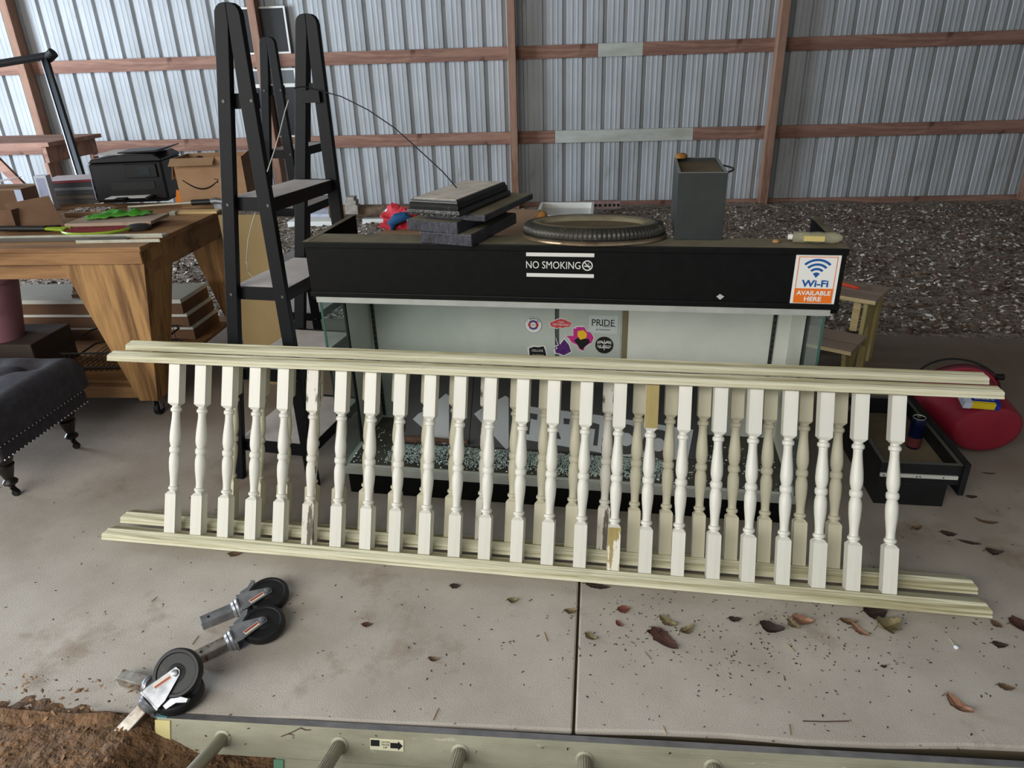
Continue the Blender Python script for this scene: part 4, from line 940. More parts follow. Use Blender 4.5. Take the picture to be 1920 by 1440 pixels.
# tray of bits
t = thing('parts_tray', 'shallow cardboard tray of small bits between the books and the green bag', 'tray', M=WM(122, 408, 3))
part('tray', MB().box(0, 0.22, 0, 0.14, 0, 0.024), M_card, t, 0.001)
q = MB(); r_ = random.Random(4)
for i in range(60): q.box(-0.006, 0.006, -0.004, 0.004, 0, 0.006, TM((r_.uniform(0.015,0.205), r_.uniform(0.015,0.125), 0.0245), 0, 0, r_.uniform(0,180)))
stuff(part('small_bits', q, mat('mixed_bits', (220,214,212), (90,70,66), rough=0.6, scale=30, bump=0), t))

# below the bench
t = thing('wire_tray', 'black wire tray under the workbench, on the lower shelf', 'tray', M=TM((-2.50, 3.10, 0.179), 0, 0, 3))
for z in (0.02, 0.10):
    q = MB(); q.tube([(0,0,z),(0.40,0,z),(0.44,0.04,z),(0.44,0.34,z),(0.40,0.38,z),(0,0.38,z),(-0.04,0.34,z),(-0.04,0.04,z),(0,0,z)], 0.005, 6); part('wire_rim', q, M_dark, t)
q = MB()
for i in range(15): q.tube([(0.01+0.027*i,0,0.10),(0.01+0.027*i,0.0,0.004),(0.01+0.027*i,0.38,0.004),(0.01+0.027*i,0.38,0.10)], 0.002, 5)
stuff(part('wires', q, M_dark, t))
for i in range(3):
    lb = ['lowest of three stored boards behind the wire tray', 'middle of three stored boards behind the wire tray', 'highest of three stored boards behind the wire tray'][i]
    solo('stored_board', MB().box(0, 1.1, 0, 0.30, 0, 0.060), M_carddk, lb, 'board', TM((-3.15, 3.55-0.03*i, 0.179+0.085*i), 0, 0, 0), group='boards stored under the workbench')
    solo('board_edge_strip', MB().box(0, 1.1, 0, 0.30, 0, 0.022), M_whiteboard, ['pale sheet on the lowest stored board','pale sheet on the middle stored board','pale sheet on the highest stored board'][i], 'board', TM((-3.15, 3.548-0.03*i, 0.2395+0.085*i), 0, 0, 0))
r_ = random.Random(9)
for i in range(7):
    z = 0.179+0.255+0.0235+0.004 + i*0.0215 - 0.0235
    solo('lath', MB().box(0, 0.34-0.02*i, 0, 0.05, 0, 0.020), M_pinegrey if i % 2 else M_carddk, ['lowest','second','third','fourth','fifth','sixth','topmost'][i] + ' thin lath, counted upwards, in the loose pile on the lower bench shelf', 'lath', TM((-2.66+0.01*i, 3.50, z), 0, 0, r_.uniform(-2,2)), group='laths piled under the workbench')
t = thing('bucket', 'dusky pink bucket under the workbench at the left edge', 'bucket', M=TM((-2.80, 3.12, 0.36), 0, 0, 0))
q = MB(); q.lathe([(0.10,0),(0.150,0.29),(0.158,0.29),(0.158,0.30),(0.146,0.30),(0.096,0.006),(0.0,0.006)], 32, None, False); part('pail', q, mat('pink_plastic', (150,104,112), (138,94,102), rough=0.5, bump=0.02), t)
q = MB(); q.tube([(0.15*math.cos(a), -0.155+0.02*math.sin(a), 0.25-0.10*math.sin(a)) for a in [PI*i/12 for i in range(13)]], 0.003, 6); part('handle', q, flat('dark_pink', (90,58,66)), t)
solo('dark_crate', MB().box(0, 0.44, 0, 0.30, 0, 0.180), mat('dark_crate', (66,52,44), (50,40,34), rough=0.8, bump=0.2), 'dark brown crate under the pink bucket', 'crate', TM((-3.02, 3.02, 0.179)), bev=0.004)
# things left of the bench: black pole with crosspiece, rough table against the wall
t = thing('pole', 'tall black pole with a crosspiece on top, leaning in the far left corner', 'pole', (0,0,0), 0)
pa, pb, pc, pd = ony(85, 110, 6.3), ony(152, 326, 5.7), ony(-30, 124, 6.1), ony(92, 104, 6.32)
pb2 = pa + (pb-pa)*((pa.z+0.10)/(pa.z-pb.z))
t.location = pb2
L2 = lambda p: p - pb2
b = MB(); b.bar(L2(pb2), L2(pa), 0.050, 0.030, (0,1,0)); part('shaft', b, M_blackwood, t)
b = MB(); b.tube([L2(pc), L2(pd)], 0.030, 10); part('crosspiece', b, mat('dark_grey_bar', (48,48,54), rough=0.5, bump=0), t)
b = MB(); b.tube([L2(pd)+Vector((-0.02,0,-0.02)), L2(pd)+Vector((0.045,0,0.02))], 0.042, 10); part('end_knob', b, M_dark, t)
b = MB(); b.bar(L2(pb2)+Vector((-0.032,0,0)), L2(pa)+Vector((-0.032,0,0)), 0.008, 0.030, (0,1,0)); part('bright_edge', b, flat('pale_metal_edge', (196,204,220), 0.3, 0.3), t)
t = thing('rough_table', 'rough lumber table against the back wall at the far left', 'table', M=TM((-5.30, 7.15, 0)))
part('top', MB().box(-2.0, 0.10, 0, 0.9, 0.86, 0.90), M_lum, t); part('apron', MB().box(-2.0, -0.50, -0.001, 0.03, 0.73, 0.859), M_lum, t); part('apron', MB().box(0.0, 0.04, 0.031, 0.86, 0.70, 0.859), M_lum, t)
for y in (0.04, 0.80):
    part('leg', MB().box(-0.03, 0.01, y, y+0.09, -0.16, 0.699), M_lumz, t) ; part('leg', MB().box(-1.9, -1.81, y, y+0.09, -0.16, 0.729), M_lumz, t)
b = MB(); b.bar((-0.52,0.02,0.74), (-0.05,0.02,0.10), 0.09, 0.035, (0,1,0)); part('brace', b, M_lum, t)
for i, (x, w_) in enumerate(((-0.9, 0.16), (-0.72, 0.06))): solo('offcut', MB().box(0, w_, 0, 0.10, 0, 0.035), [M_offwhite, M_lum][i], ['white offcut on the rough table', 'brown offcut on the rough table'][i], 'offcut', TM((-5.30+x, 7.3, 0.9005)))

# framed dark panels standing on the girts behind the second post
for lb, x0, x1, z0, z1 in (('upper dark panel with white border resting on the top girt', -3.80, -3.22, 1.6575, 2.150), ('lower tall dark panel with white border on the lower girt', -3.78, -3.205, 0.7305, 1.315), ('shallow grey panel with white border between the two dark ones', -3.76, -3.20, 1.3155, 1.500)):
    t = thing('framed_panel', lb, 'framed panel', M=TM((x0, 8.965, z0), 0, 0, 0), group=None)
    w_, h_ = x1-x0, z1-z0
    part('panel', MB().box(0.02, w_-0.02, 0.004, 0.012, 0.02, h_-0.02), flat('panel_black', (22,22,26), 0.35) if z1-z0 > 0.3 else flat('panel_grey', (96,98,98), 0.5), t)
    for a in ((0, w_, 0, 0.02), (0, w_, h_-0.02, h_), (0, 0.02, 0.02, h_-0.02), (w_-0.02, w_, 0.02, h_-0.02)):
        part('border', MB().box(a[0], a[1], 0, 0.014, a[2], a[3]), M_offwhite, t)

# plywood sheet standing on edge behind the shelf units
xa, xb_, zt_ = ony(428, 500, 3.35).x, ony(507, 500, 3.35).x, ony(470, 403, 3.35).z
solo('plywood_sheet', MB().box(0, xb_-xa, 0, 0.018, 0, zt_), mat('pale_ply', (150,128,86), (132,110,72), rough=0.7, scale=3, stretch=(1,1,0.2), bump=0.1), 'pale plywood sheet standing on edge behind the nearer shelf unit', 'plywood', TM((xa, 3.35, 0)))

# ------------------------------------------------------------------ tufted ottoman
ot = thing('ottoman', 'dark grey tufted ottoman with turned castor legs at the left edge', 'ottoman', (-2.15, 2.20, 0), -1)
OW, OD = 1.05, 0.53
M_ot = mat('charcoal_linen', (62,60,66), (50,48,54), rough=0.9, scale=30, bump=0.3, bscale=300, dist=0.001)
M_otleg = mat('black_lacquered_leg', (24,20,18), (14,12,12), rough=0.35, scale=8, bump=0.05, spec=0.5)
part('frame', MB().box(-OW, 0, 0, OD, 0.195, 0.270), M_ot, ot, 0.012)
def cushion():
    nx, ny = 66, 36; vs = []; fs = []; tuft = [(-0.13-0.20*i-(0.10 if j % 2 else 0), 0.10+0.165*j) for j in range(3) for i in range(5)]
    for j in range(ny+1):
        for i in range(nx+1):
            x = -OW-0.012+(OW+0.024)*i/nx; y = -0.012+(OD+0.024)*j/ny
            e = min(x+OW+0.012, 0.012-x, y+0.012, OD+0.012-y); rr_ = 0.055
            z = 0.425 - (rr_-math.sqrt(max(0, rr_*rr_-(rr_-min(e, rr_))**2)))
            for tx, ty in tuft:
                d = math.hypot(x-tx, y-ty); z -= 0.034*math.exp(-(d/0.038)**2) + 0.010*math.exp(-(d/0.075)**2)
            for (tx, ty) in tuft:
                for (ux, uy) in tuft:
                    if 0.15 < math.hypot(tx-ux, ty-uy) < 0.21 and tx < ux:
                        L_ = math.hypot(ux-tx, uy-ty); s_ = ((x-tx)*(ux-tx)+(y-ty)*(uy-ty))/L_/L_
                        if 0 <= s_ <= 1:
                            d = abs((x-tx)*(uy-ty)-(y-ty)*(ux-tx))/L_; z -= 0.009*math.exp(-(d/0.012)**2)
            vs.append((x, y, z))
    for j in range(ny):
        for i in range(nx): a = j*(nx+1)+i; fs.append((a, a+1, a+nx+2, a+nx+1))
    # skirts down the four sides
    edge = [i for i in range(nx+1)] + [(j*(nx+1)+nx) for j in range(1, ny+1)] + [ny*(nx+1)+i for i in range(nx-1, -1, -1)] + [j*(nx+1) for j in range(ny-1, 0, -1)]
    n0 = len(vs); m_ = len(edge)
    for k in edge: v = vs[k]; vs.append((v[0], v[1], 0.272))
    for k in range(m_): fs.append((edge[k], n0+k, n0+(k+1)%m_, edge[(k+1)%m_]))
    fs.append([n0+k for k in range(m_)])
    b = MB(); b.add(vs, fs, None, True); return b
part('cushion', cushion(), M_ot, ot)
q = MB()
def nail(x, y, z, ax):
    M = TM((x, y, z), 0, 90, 0) if ax == 'x' else TM((x, y, z), 90, 0, 0)
    q.lathe([(0.0045,0),(0.0036,0.0022),(0.001,0.003)], 7, M)
for z in (0.204, 0.262):
    for i in range(24): nail(0.0005, 0.012+i*0.022, z, 'x')
    for i in range(44): nail(-0.012-i*0.0235, -0.0005, z, 'y')
stuff(part('nailheads', q, mat('nickel_nails', (214,212,206), rough=0.25, metal=0.8, bump=0), ot))
for x, y in ((-0.075, 0.075), (-0.075, OD-0.075), (-OW+0.075, 0.075), (-OW+0.075, OD-0.075)):
    q = MB(); q.lathe([(0.010,0.040),(0.014,0.050),(0.026,0.058),(0.028,0.066),(0.022,0.074),(0.016,0.080),(0.023,0.100),(0.033,0.135),(0.036,0.142),(0.030,0.148),(0.034,0.156),(0.041,0.172),(0.040,0.190),(0.034,0.1955)], 18, TM((x, y, 0)))
    lg = part('leg', q, M_otleg, ot)
    q = MB(); q.cyl((x+0.008, y-0.009, 0.0135), (x+0.008, y+0.009, 0.0135), 0.0135, n=14); q.cyl((x, y, 0.012), (x, y, 0.042), 0.005, n=8); q.bar((x-0.002,y,0.038),(x+0.010,y,0.022),0.022,0.006)
    part('castor', q, M_otleg, lg)

# ------------------------------------------------------------------ wooden step stool
F0 = onz(1642, 565, 0.40); S0 = onz(1582, 645, 0.215)
st = thing('step_stool', 'two-step raw wooden step stool behind the right end of the case', 'stool', (F0.x, F0.y, 0), -35)
# local x runs left (negative) along the step, y to the back
TW = 0.42
part('top_plank', MB().box(-TW, 0, 0.0, 0.135, 0.380, 0.40), M_pinegrey, st, 0.001); part('top_plank', MB().box(-TW, 0, 0.139, 0.285, 0.380, 0.40), M_pinegrey, st, 0.001)
part('step_plank', MB().box(-TW-0.01, -0.01, -0.27, -0.140, 0.197, 0.215), M_pinegrey, st, 0.001); part('step_plank', MB().box(-TW-0.01, -0.01, -0.136, -0.005, 0.197, 0.215), M_pinegrey, st, 0.001)
part('lit_edge', MB().box(-TW, 0, -0.0015, 0, 0.380, 0.40), M_pine, st); part('lit_edge', MB().box(-TW-0.01, -0.01, -0.2715, -0.27, 0.197, 0.215), M_pine, st)  # paler wood strips paint the light caught on the plank front edges
for x in (-0.055, -TW+0.020):
    part('leg', MB().box(x, x+0.035, 0.20, 0.27, 0, 0.379), M_pinez, st, 0.002); part('leg', MB().box(x-0.05 if x > -0.2 else x, x-0.015 if x > -0.2 else x+0.035, 0.03, 0.05, 0.216, 0.379), M_pine, st)
    M_ = Matrix(((0,0,1,x),(1,0,0,0),(0,1,0,0),(0,0,0,1)))
    b = MB(); b.prism([(-0.255,0.196),(0.02,0.196),(-0.10,0.0),(-0.18,0.0)], 0, 0.02, M_); part('side_brace', b, M_pinez, st, 0.001)
    b = MB(); b.prism([(0.02,0.379),(0.20,0.379),(0.20,0.10),(0.17,0.10),(0.10,0.24),(0.02,0.20)], 0, 0.02, M_); part('side_panel', b, M_pinez, st, 0.001)
    part('foot_post', MB().box(x, x+0.035, 0.09, 0.125, 0, 0.12), M_pinez, st)
b = MB(); b.prism([(-TW+0.06,0.10),(-0.06,0.10),(-0.06,0.16),(-0.12,0.135),(-0.2,0.12),(-TW+0.14,0.135),(-TW+0.06,0.16)], 0, 0.02, Matrix(((1,0,0,0),(0,0,1,0.13),(0,1,0,0),(0,0,0,1)))); part('stretcher', b, M_pinez, st)
pa, pb = onz(1568, 531, 0.405), onz(1612, 542, 0.405)
b = MB(); b.tube([(0,0,0.008), tuple((pb-pa)*0.86+Vector((0,0,0.008)))], 0.008, 8); b.tube([tuple((pb-pa)*0.86+Vector((0,0,0.008))), tuple((pb-pa)+Vector((0,0,0.008)))], [0.008,0.003], 8)
solo('marker_pen', b, flat('pen_red', (226,72,48), 0.4), 'red pen lying on top of the step stool', 'pen', TM((pa.x, pa.y, 0.4005)))

# ------------------------------------------------------------------ black drawer with a can, red bucket with a small carton
dw = thing('drawer', 'black open drawer with white slide rail on the slab, right of the case', 'drawer', (1.150, 2.315, 0), -4)
DWX, DWY = 0.275, 0.56
M_dw = mat('scuffed_black_box', (24,24,26), (16,16,17), rough=0.5, scale=10, bump=0.1, c3=(52,50,46), s3=30, t3=0.68)
part('plinth', MB().box(0.0, DWX-0.035, 0.0, DWY-0.02, 0, 0.095), M_dw, dw, 0.002)
part('side', MB().box(0, DWX, 0, 0.014, 0.0955, 0.178), M_dw, dw, 0.001); part('side', MB().box(0, DWX, DWY-0.014, DWY, 0.0955, 0.178), M_dw, dw, 0.001)
part('side', MB().box(0, 0.014, 0.0145, DWY-0.0145, 0.0955, 0.178), M_dw, dw, 0.001)
part('drawer_front', MB().box(DWX, DWX+0.020, -0.012, DWY+0.012, 0.060, 0.190), M_dw, dw, 0.001)
part('floor_panel', MB().box(0.0145, DWX, 0.0145, DWY-0.0145, 0.097, 0.107), mat('drawer_floor_dust', (120,108,84), (104,92,72), rough=0.9, scale=6, bump=0.1), dw)
o = part('rim_edge', mouldring([(0,0),(0.014,0),(0.014,0.001),(0,0.001)], DWX, DWY), flat('grey_rim', (84,84,78), 0.6), dw); o.location = (0,0,0.1782)
sl = part('slide_rail', MB().box(0.0, DWX-0.01, -0.008, 0, 0.122, 0.136), flat('slide_white', (206,206,196), 0.4, 0.2), dw, 0.001)
part('slide_catch', MB().box(0.032, 0.062, -0.011, -0.0005, 0.1362, 0.156), MATS['slide_white'], sl, 0.001)
for x in (0.012, 0.125, 0.136, 0.215):
    q = MB(); q.cyl((x,-0.0088,0.129), (x,-0.008,0.129), 0.0028, n=8); part('screw_hole', q, M_dark, sl)
cn = thing('drink_can', 'dark blue and silver slim drink can standing in the black drawer', 'can', tuple(onz(1711, 838, 0.1075)), 0)
q = MB(); q.lathe([(0.022,0),(0.0265,0.006),(0.0265,0.118),(0.0225,0.130)], 24); part('can_body', q, mat('can_navy', (20,26,62), (30,34,70), rough=0.25, metal=0.5, scale=12, bump=0), cn)
q = MB(); q.lathe([(0.0225,0.130),(0.0235,0.134),(0.0215,0.134),(0.0205,0.130),(0.0,0.130)], 24, None, False); part('lid', q, M_alu, cn)
q = MB(); q.lathe([(0.0267,0.01),(0.0267,0.05)], 24, None, False); part('lower_band', q, flat('can_silver_red', (116,60,62), 0.3, 0.4), cn)
q = MB(); q.lathe([(0.009,0),(0.009,0.002)], 10, TM((0,0.004,0.1305)), True, 1, 0.6); part('tab', q, M_chrome, cn)

bk = thing('bucket', 'dark red plastic bucket lying on its side on the slab at the right edge', 'bucket', M=TM((1.690, 2.78, 0.150)))
M_red = mat('red_plastic', (146,34,52), (128,28,44), rough=0.42, scale=3, bump=0.03, c3=(128,34,46), s3=8, t3=0.62, spec=0.4)
# axis tips towards the camera-right; rim away from the viewer
axis = Vector((0.02, -0.90, -0.07)).normalized()
QB = Matrix.Diagonal((1,1,0.80,1)) @ axis.to_track_quat('Z', 'X').to_matrix().to_4x4()
prof = [(0.0,0.150),(0.105,0.150),(0.128,0.143),(0.138,0.128),(0.168,-0.125),(0.182,-0.130),(0.186,-0.150),(0.178,-0.152),(0.164,-0.146),(0.134,0.12),(0.12,0.138),(0.0,0.142)]
q = MB(); q.lathe(prof, 48, QB, False); part('pail', q, M_red, bk)
q = MB(); q.lathe([(0.184,-0.128),(0.192,-0.132),(0.192,-0.148),(0.184,-0.154)], 48, QB, False); part('rim_band', q, flat('dark_rim', (78,24,32), 0.5), bk)
q = MB(); q.tube([tuple(QB @ Vector((0.195*math.cos(a), 0.195*math.sin(a), -0.128-0.07*math.sin((a+0.9)*1.2)))) for a in [-0.9+2.6*i/16 for i in range(17)]], 0.0045, 7); part('bail_handle', q, M_dark, bk)
q = MB(); q.lathe([(0.014,0),(0.014,0.03)], 10, TM(tuple(QB @ Vector((0.19*math.cos(-0.9), 0.19*math.sin(-0.9), -0.135))), 0, 90, 0)); part('handle_lug', q, M_dark, bk)
zc = 0.262
pc_ = onz(1833, 757, zc)
gb = thing('small_carton', 'small blue and yellow printed carton lying on the red bucket', 'carton', M=TM((pc_.x, pc_.y, zc+0.002), 14, 2, -6))
cw, cd_, ch = 0.128, 0.070, 0.026
part('body', MB().box(-cw/2, cw/2, -cd_/2, cd_/2, 0, ch), flat('carton_yellow', (226,196,36), 0.4), gb, 0.001)
part('white_end', MB().box(-cw/2-0.001, -cw/2+0.028, -cd_/2-0.001, cd_/2+0.001, -0.0005, ch+0.0008), MATS['carton_white'], gb)
part('blue_band', MB().box(-cw/2+0.0285, cw/2+0.0006, -0.020, 0.010, ch, ch+0.0008), flat('carton_blue', (28,52,150), 0.35), gb)
part('blue_end', MB().box(cw/2-0.016, cw/2+0.001, -cd_/2-0.0008, cd_/2+0.0008, -0.0005, ch+0.0012), MATS['carton_blue'], gb)
part('green_patch', MB().box(0.018, 0.045, 0.010, 0.033, ch, ch+0.0009), flat('carton_green', (60,120,70), 0.4), gb)
textmesh('lettering', 'GLADWARE', inkw, gb, Matrix.Translation((0.012, -0.005, ch+0.0016)) @ Matrix.Rotation(R(180), 4, 'Z') @ Matrix.Rotation(R(-90), 4, 'X'), w=0.072, h=0.013, bold=0.02)

# ------------------------------------------------------------------ four swivel castors
def caster(label, M, rusty=False):
    """local: wheel axle along y through the origin; stem along -x"""
    t = thing('swivel_castor', label, 'castor', M=M, group='swivel castors lying on the slab')
    r_w, w_ = 0.0635, 0.030
    q = MB(); q.lathe([(0.030,-w_/2+0.003),(0.050,-w_/2+0.003),(0.052,-w_/2),(r_w-0.004,-w_/2),(r_w,-w_/2+0.006),(r_w,w_/2-0.006),(r_w-0.004,w_/2),(0.052,w_/2),(0.050,w_/2-0.003),(0.030,w_/2-0.003)], 40, TM((0,0,0), 90, 0, 0)); part('tyre', q, M_rubber, t)
    q = MB(); q.lathe([(0.0,-w_/2-0.001),(0.014,-w_/2-0.001),(0.0335,-w_/2+0.006),(0.0335,w_/2-0.006),(0.014,w_/2+0.001),(0.0,w_/2+0.001)], 24, TM((0,0,0), 90, 0, 0), False); part('hub', q, mat('dark_hub', (22,21,22), rough=0.6, bump=0), t)
    for s in (-1, 1):
        Mx = Matrix(((1,0,0,0),(0,0,1,s*(w_/2+0.004)-0.0015),(0,1,0,0),(0,0,0,1)))
        b = MB(); b.prism([(0.012,-0.010),(0.014,0.004),(0.006,0.013),(-0.060,0.033),(-0.086,0.033),(-0.086,-0.030),(-0.070,-0.030)], 0, 0.003, Mx); part('fork_side', b, M_chrome, t, 0.0008)
        q = MB(); q.lathe([(0.0095,0),(0.0095,0.006),(0.004,0.008)], 6, TM((0, s*(w_/2+0.0055), 0), -90*s, 0, 0)); part('axle_nut', q, M_chrome, t)
        b = MB(); b.box(-0.060, -0.012, s*(w_/2+0.0058)-0.0004, s*(w_/2+0.0058)+0.0004, -0.007, 0.007, None)
        MR = Matrix.Rotation(R(-14), 4, 'Y'); lb_ = MB(); lb_.add([MR @ v for v in b.v], [list(f) for f in b.f]); part('warning_label', lb_, flat('label_cream', (206,196,176), 0.5), t)
        b = MB(); b.box(-0.058, -0.014, s*(w_/2+0.0064)-0.0004, s*(w_/2+0.0064)+0.0004, -0.001, 0.005, MR); part('label_stripe', b, flat('label_red', (150,58,48), 0.5), t)
    part('fork_bridge', MB().box(-0.090, -0.084, -w_/2-0.006, w_/2+0.006, -0.032, 0.035), M_chrome, t, 0.001)
    q = MB(); q.lathe([(0.030,0),(0.031,0.004),(0.026,0.010),(0.027,0.014),(0.024,0.020),(0.016,0.024)], 26, TM((-0.090,0,0.0), 0, -90, 0)); part('swivel_race', q, M_chrome, t)
    part('stem', MB().box(-0.205, -0.112, -0.016, 0.016, -0.016, 0.016), M_rust if rusty else M_chrome, t, 0.0025)
    q = MB(); q.cyl((-0.180,-0.0165,0), (-0.180,-0.0158,0), 0.0045, n=10); part('stem_hole', q, M_dark, t)
    b = MB(); b.prism([(-0.075,0.034),(-0.050,0.036),(-0.030,0.052),(-0.020,0.072),(-0.030,0.076),(-0.048,0.056),(-0.075,0.048)], -0.012, 0.012, Matrix(((1,0,0,0),(0,0,1,0),(0,1,0,0),(0,0,0,1)))); part('brake_pedal', b, M_chrome, t, 0.001)
    return t
def cplace(u, v, z, stem_to, roll):
    """wheel centre over photo pixel (u,v) at height z, stem pointing at a floor pixel"""
    c = onz(u, v, z); e = onz(stem_to[0], stem_to[1], stem_to[2] if len(stem_to) > 2 else 0.018)
    xax = (c-e).normalized(); up = Vector((0,0,1)); yax = up.cross(xax).normalized(); zax = xax.cross(yax)
    Rm = Matrix((xax, yax, zax)).transposed().to_4x4()
    return Matrix.Translation(c) @ Rm @ Matrix.Rotation(R(roll), 4, 'X')
caster('chrome swivel castor farthest from the camera, lying beside its twin', cplace(503, 1116, 0.026, (392, 1163), -80))
caster('chrome swivel castor with rust-spotted stem, second from the back', cplace(494, 1171, 0.030, (380, 1228), -80), True)
caster('rusty-stemmed swivel castor lying flat under the front one', cplace(336, 1300, 0.026, (222, 1268), 94), True)
caster('large swivel castor lying on top, nearest the camera, stem pointing to the soil', cplace(334, 1262, 0.090, (232, 1370, 0.0), 122), True)

# ------------------------------------------------------------------ aluminium extension ladder across the front
LA, LB = onz(294, 1346, 0.012), onz(1920, 1440, 0.012)
lu = (LB-LA); lu.z = 0; lyaw = math.atan2(lu.y, lu.x)
LM = Matrix.Translation(LA) @ Matrix.Rotation(lyaw, 4, 'Z') @ Matrix.Rotation(R(-22), 4, 'X')
ld = thing('extension_ladder', 'old aluminium extension ladder lying across the front, rungs towards the camera', 'ladder', M=LM)
M_lad = mat('greenish_aluminium', (170,168,148), (142,141,122), rough=0.5, metal=0.2, scale=9, stretch=(0.3,1,1), bump=0.08, c3=(186,184,166), s3=24, t3=0.62, w3=0.05)
M_ladtop = mat('ladder_edge', (142,140,144), (112,112,116), rough=0.45, metal=0.3, scale=14, bump=0.1, c3=(196,192,180), s3=40, t3=0.68)
RL, RH = 3.1, 0.088
def lrail(y, s, z0, name='rail', x0=0.0):
    """C-channel: web at y, flanges pointing away (s)"""
    b = MB(); b.box(x0, RL, y-0.0015, y+0.0015, z0-RH, z0); b.box(x0, RL, min(y, y+s*0.030), max(y, y+s*0.030), z0-0.003, z0+0.0002); b.box(x0, RL, min(y, y+s*0.030), max(y, y+s*0.030), z0-RH, z0-RH+0.003)
    for zz in (0.018, 0.060, 0.066): b.box(x0, RL, y-0.0024, y-0.0015, z0-zz-0.0012, z0-zz)
    return b
b = lrail(0.030, -1, 0.0)
b = MB(); b.box(0, RL, 0.0, 0.003, -RH, 0)
for zz in (0.016, 0.022, 0.062, 0.070): b.box(0.06, RL, -0.0012, 0.0, -zz-0.0012, -zz)
far = part('rail', b, M_lad, ld, 0.0005)
part('rail_flange', MB().box(0, RL, 0.003, 0.030, -0.003, 0), M_ladtop, far); part('rail_flange', MB().box(0, RL, 0.003, 0.030, -RH, -RH+0.003), M_lad, far)
part('end_cap', MB().box(-0.004, 0.038, -0.003, 0.0, -RH+0.002, -0.004), mat('yellowed_cap', (206,196,140), (190,180,124), rough=0.6, bump=0.05), far, 0.001)
part('tape_tip', MB().box(-0.003, 0.026, 0.001, 0.031, 0.0005, 0.0016), flat('blue_tape', (120,176,190), 0.5), far)
b = MB(); b.box(0, RL, -0.42, -0.417, -RH, 0); near = part('rail', b, M_lad, ld)
part('rail_flange', MB().box(0, RL, -0.450, -0.42, -0.003, 0), M_ladtop, near)
LMI = LM.inverted()
rx = []
for u in (417, 634, 865, 1096):
    p = LMI @ onpl(u, 1372+ (u-417)*0.045, LM @ Vector((0,0,0)), LM.to_3x3() @ Vector((0,1,0))); rx.append(p.x)
sp = (rx[3]-rx[0])/3
for k in range(9):
    x = rx[0]+sp*k
    q = MB(); q.cyl((x, 0.002, -0.045), (x, -0.418, -0.045), 0.0165, n=18); rg = part('rung', q, mat('rung_aluminium', (176,172,156), (140,136,120), rough=0.4, metal=0.3, scale=8, stretch=(1,0.3,1), bump=0.1, c3=(110,96,72), s3=20, t3=0.64), ld)
    q = MB(); q.lathe([(0.0175,0),(0.024,0.001),(0.022,0.003),(0.0175,0.004)], 20, TM((x, 0.0, -0.045), 90, 0, 0)); part('rung_collar', q, M_lad, rg)
    if k:
        q = MB()
        for a in range(8): w = R(25+a*20); q.box(x+0.0165*math.cos(w)-0.0006, x+0.0165*math.cos(w)+0.0006, -0.41, -0.006, -0.045+0.0165*math.sin(w)-0.0006, -0.045+0.0165*math.sin(w)+0.0012)
        stuff(part('tread_ribs', q, MATS['rung_aluminium'], rg))
# maker's label with an arrow, and a red paint fleck
lp = LMI @ onpl(728, 1395, LM @ Vector((0,0,0)), LM.to_3x3() @ Vector((0,1,0)))
lab = part('label', MB().box(-0.047, 0.040, -0.0008, 0, -0.016, 0.014), flat('aged_label', (206,204,176), 0.6), ld, 0, 'worn paper label with black arrow'); lab.location = (lp.x, -0.0014, lp.z)
part('print_block', MB().box(-0.045, -0.022, -0.0014, -0.0008, -0.006, 0.010), inkk, lab)
b = MB(); b.prism([(0.006,-0.009),(0.026,-0.009),(0.026,-0.014),(0.038,-0.002),(0.026,0.010),(0.026,0.005),(0.006,0.005)], 0, 0.0006, Matrix(((1,0,0,0),(0,0,1,-0.0014),(0,1,0,0),(0,0,0,1)))); part('arrow', b, inkk, lab)
textmesh('lettering', 'CAUTION', inkk, lab, Matrix.Translation((-0.007, -0.0012, 0.006)), w=0.022, h=0.005)
textmesh('lettering', 'THIS END', inkk, lab, Matrix.Translation((-0.007, -0.0012, -0.001)), w=0.022, h=0.005)
textmesh('lettering', 'UP', inkk, lab, Matrix.Translation((-0.007, -0.0012, -0.008)), w=0.010, h=0.005)
b = MB(); b.box(-0.05, 0.0, -0.018, 0.0, -0.0005, 0.0005); 
# second (base) section showing below the first
x0 = (LMI @ onpl(515, 1412, LM @ Vector((0,0,-RH-0.01)), LM.to_3x3() @ Vector((0,1,0)))).x
lw = part('lower_rail', MB().box(x0, RL, 0.006, 0.009, -RH-0.075, -RH-0.004), M_lad, ld, 0, 'rail of the lower ladder section')
part('lower_end_cap', MB().box(x0-0.004, x0+0.022, 0.002, 0.007, -RH-0.072, -RH-0.006), flat('green_cap', (96,140,116), 0.5), lw)
part('lower_rail', MB().box(x0, RL, -0.430, -0.427, -RH-0.075, -RH-0.004), M_lad, ld)
b = MB(); 
def twig(px, z, r, name, lb, col, cat='twig'):
    b = MB(); b.tube([onz(u, v, z) for u, v in px], r, 6); return solo(name, b, col, lb, cat)
M_twig = mat('dark_twig', (84,62,46), (60,44,34), rough=0.9, bump=0.2)
b = MB(); f_ = lambda u, v: onpl(u, v, LM @ Vector((0,-0.003,0)), LM.to_3x3() @ Vector((0,1,0)))
b.tube([f_(527,1381), f_(545,1374), f_(563,1365)], 0.0012, 5); b.tube([f_(540,1376), f_(550,1378), f_(549,1385)], 0.0009, 5); b.tube([f_(563,1365), f_(572,1369), f_(582,1369)], 0.0011, 5)
solo('twig', b, M_twig, 'small forked twig stuck on the ladder rail near its left end', 'twig')

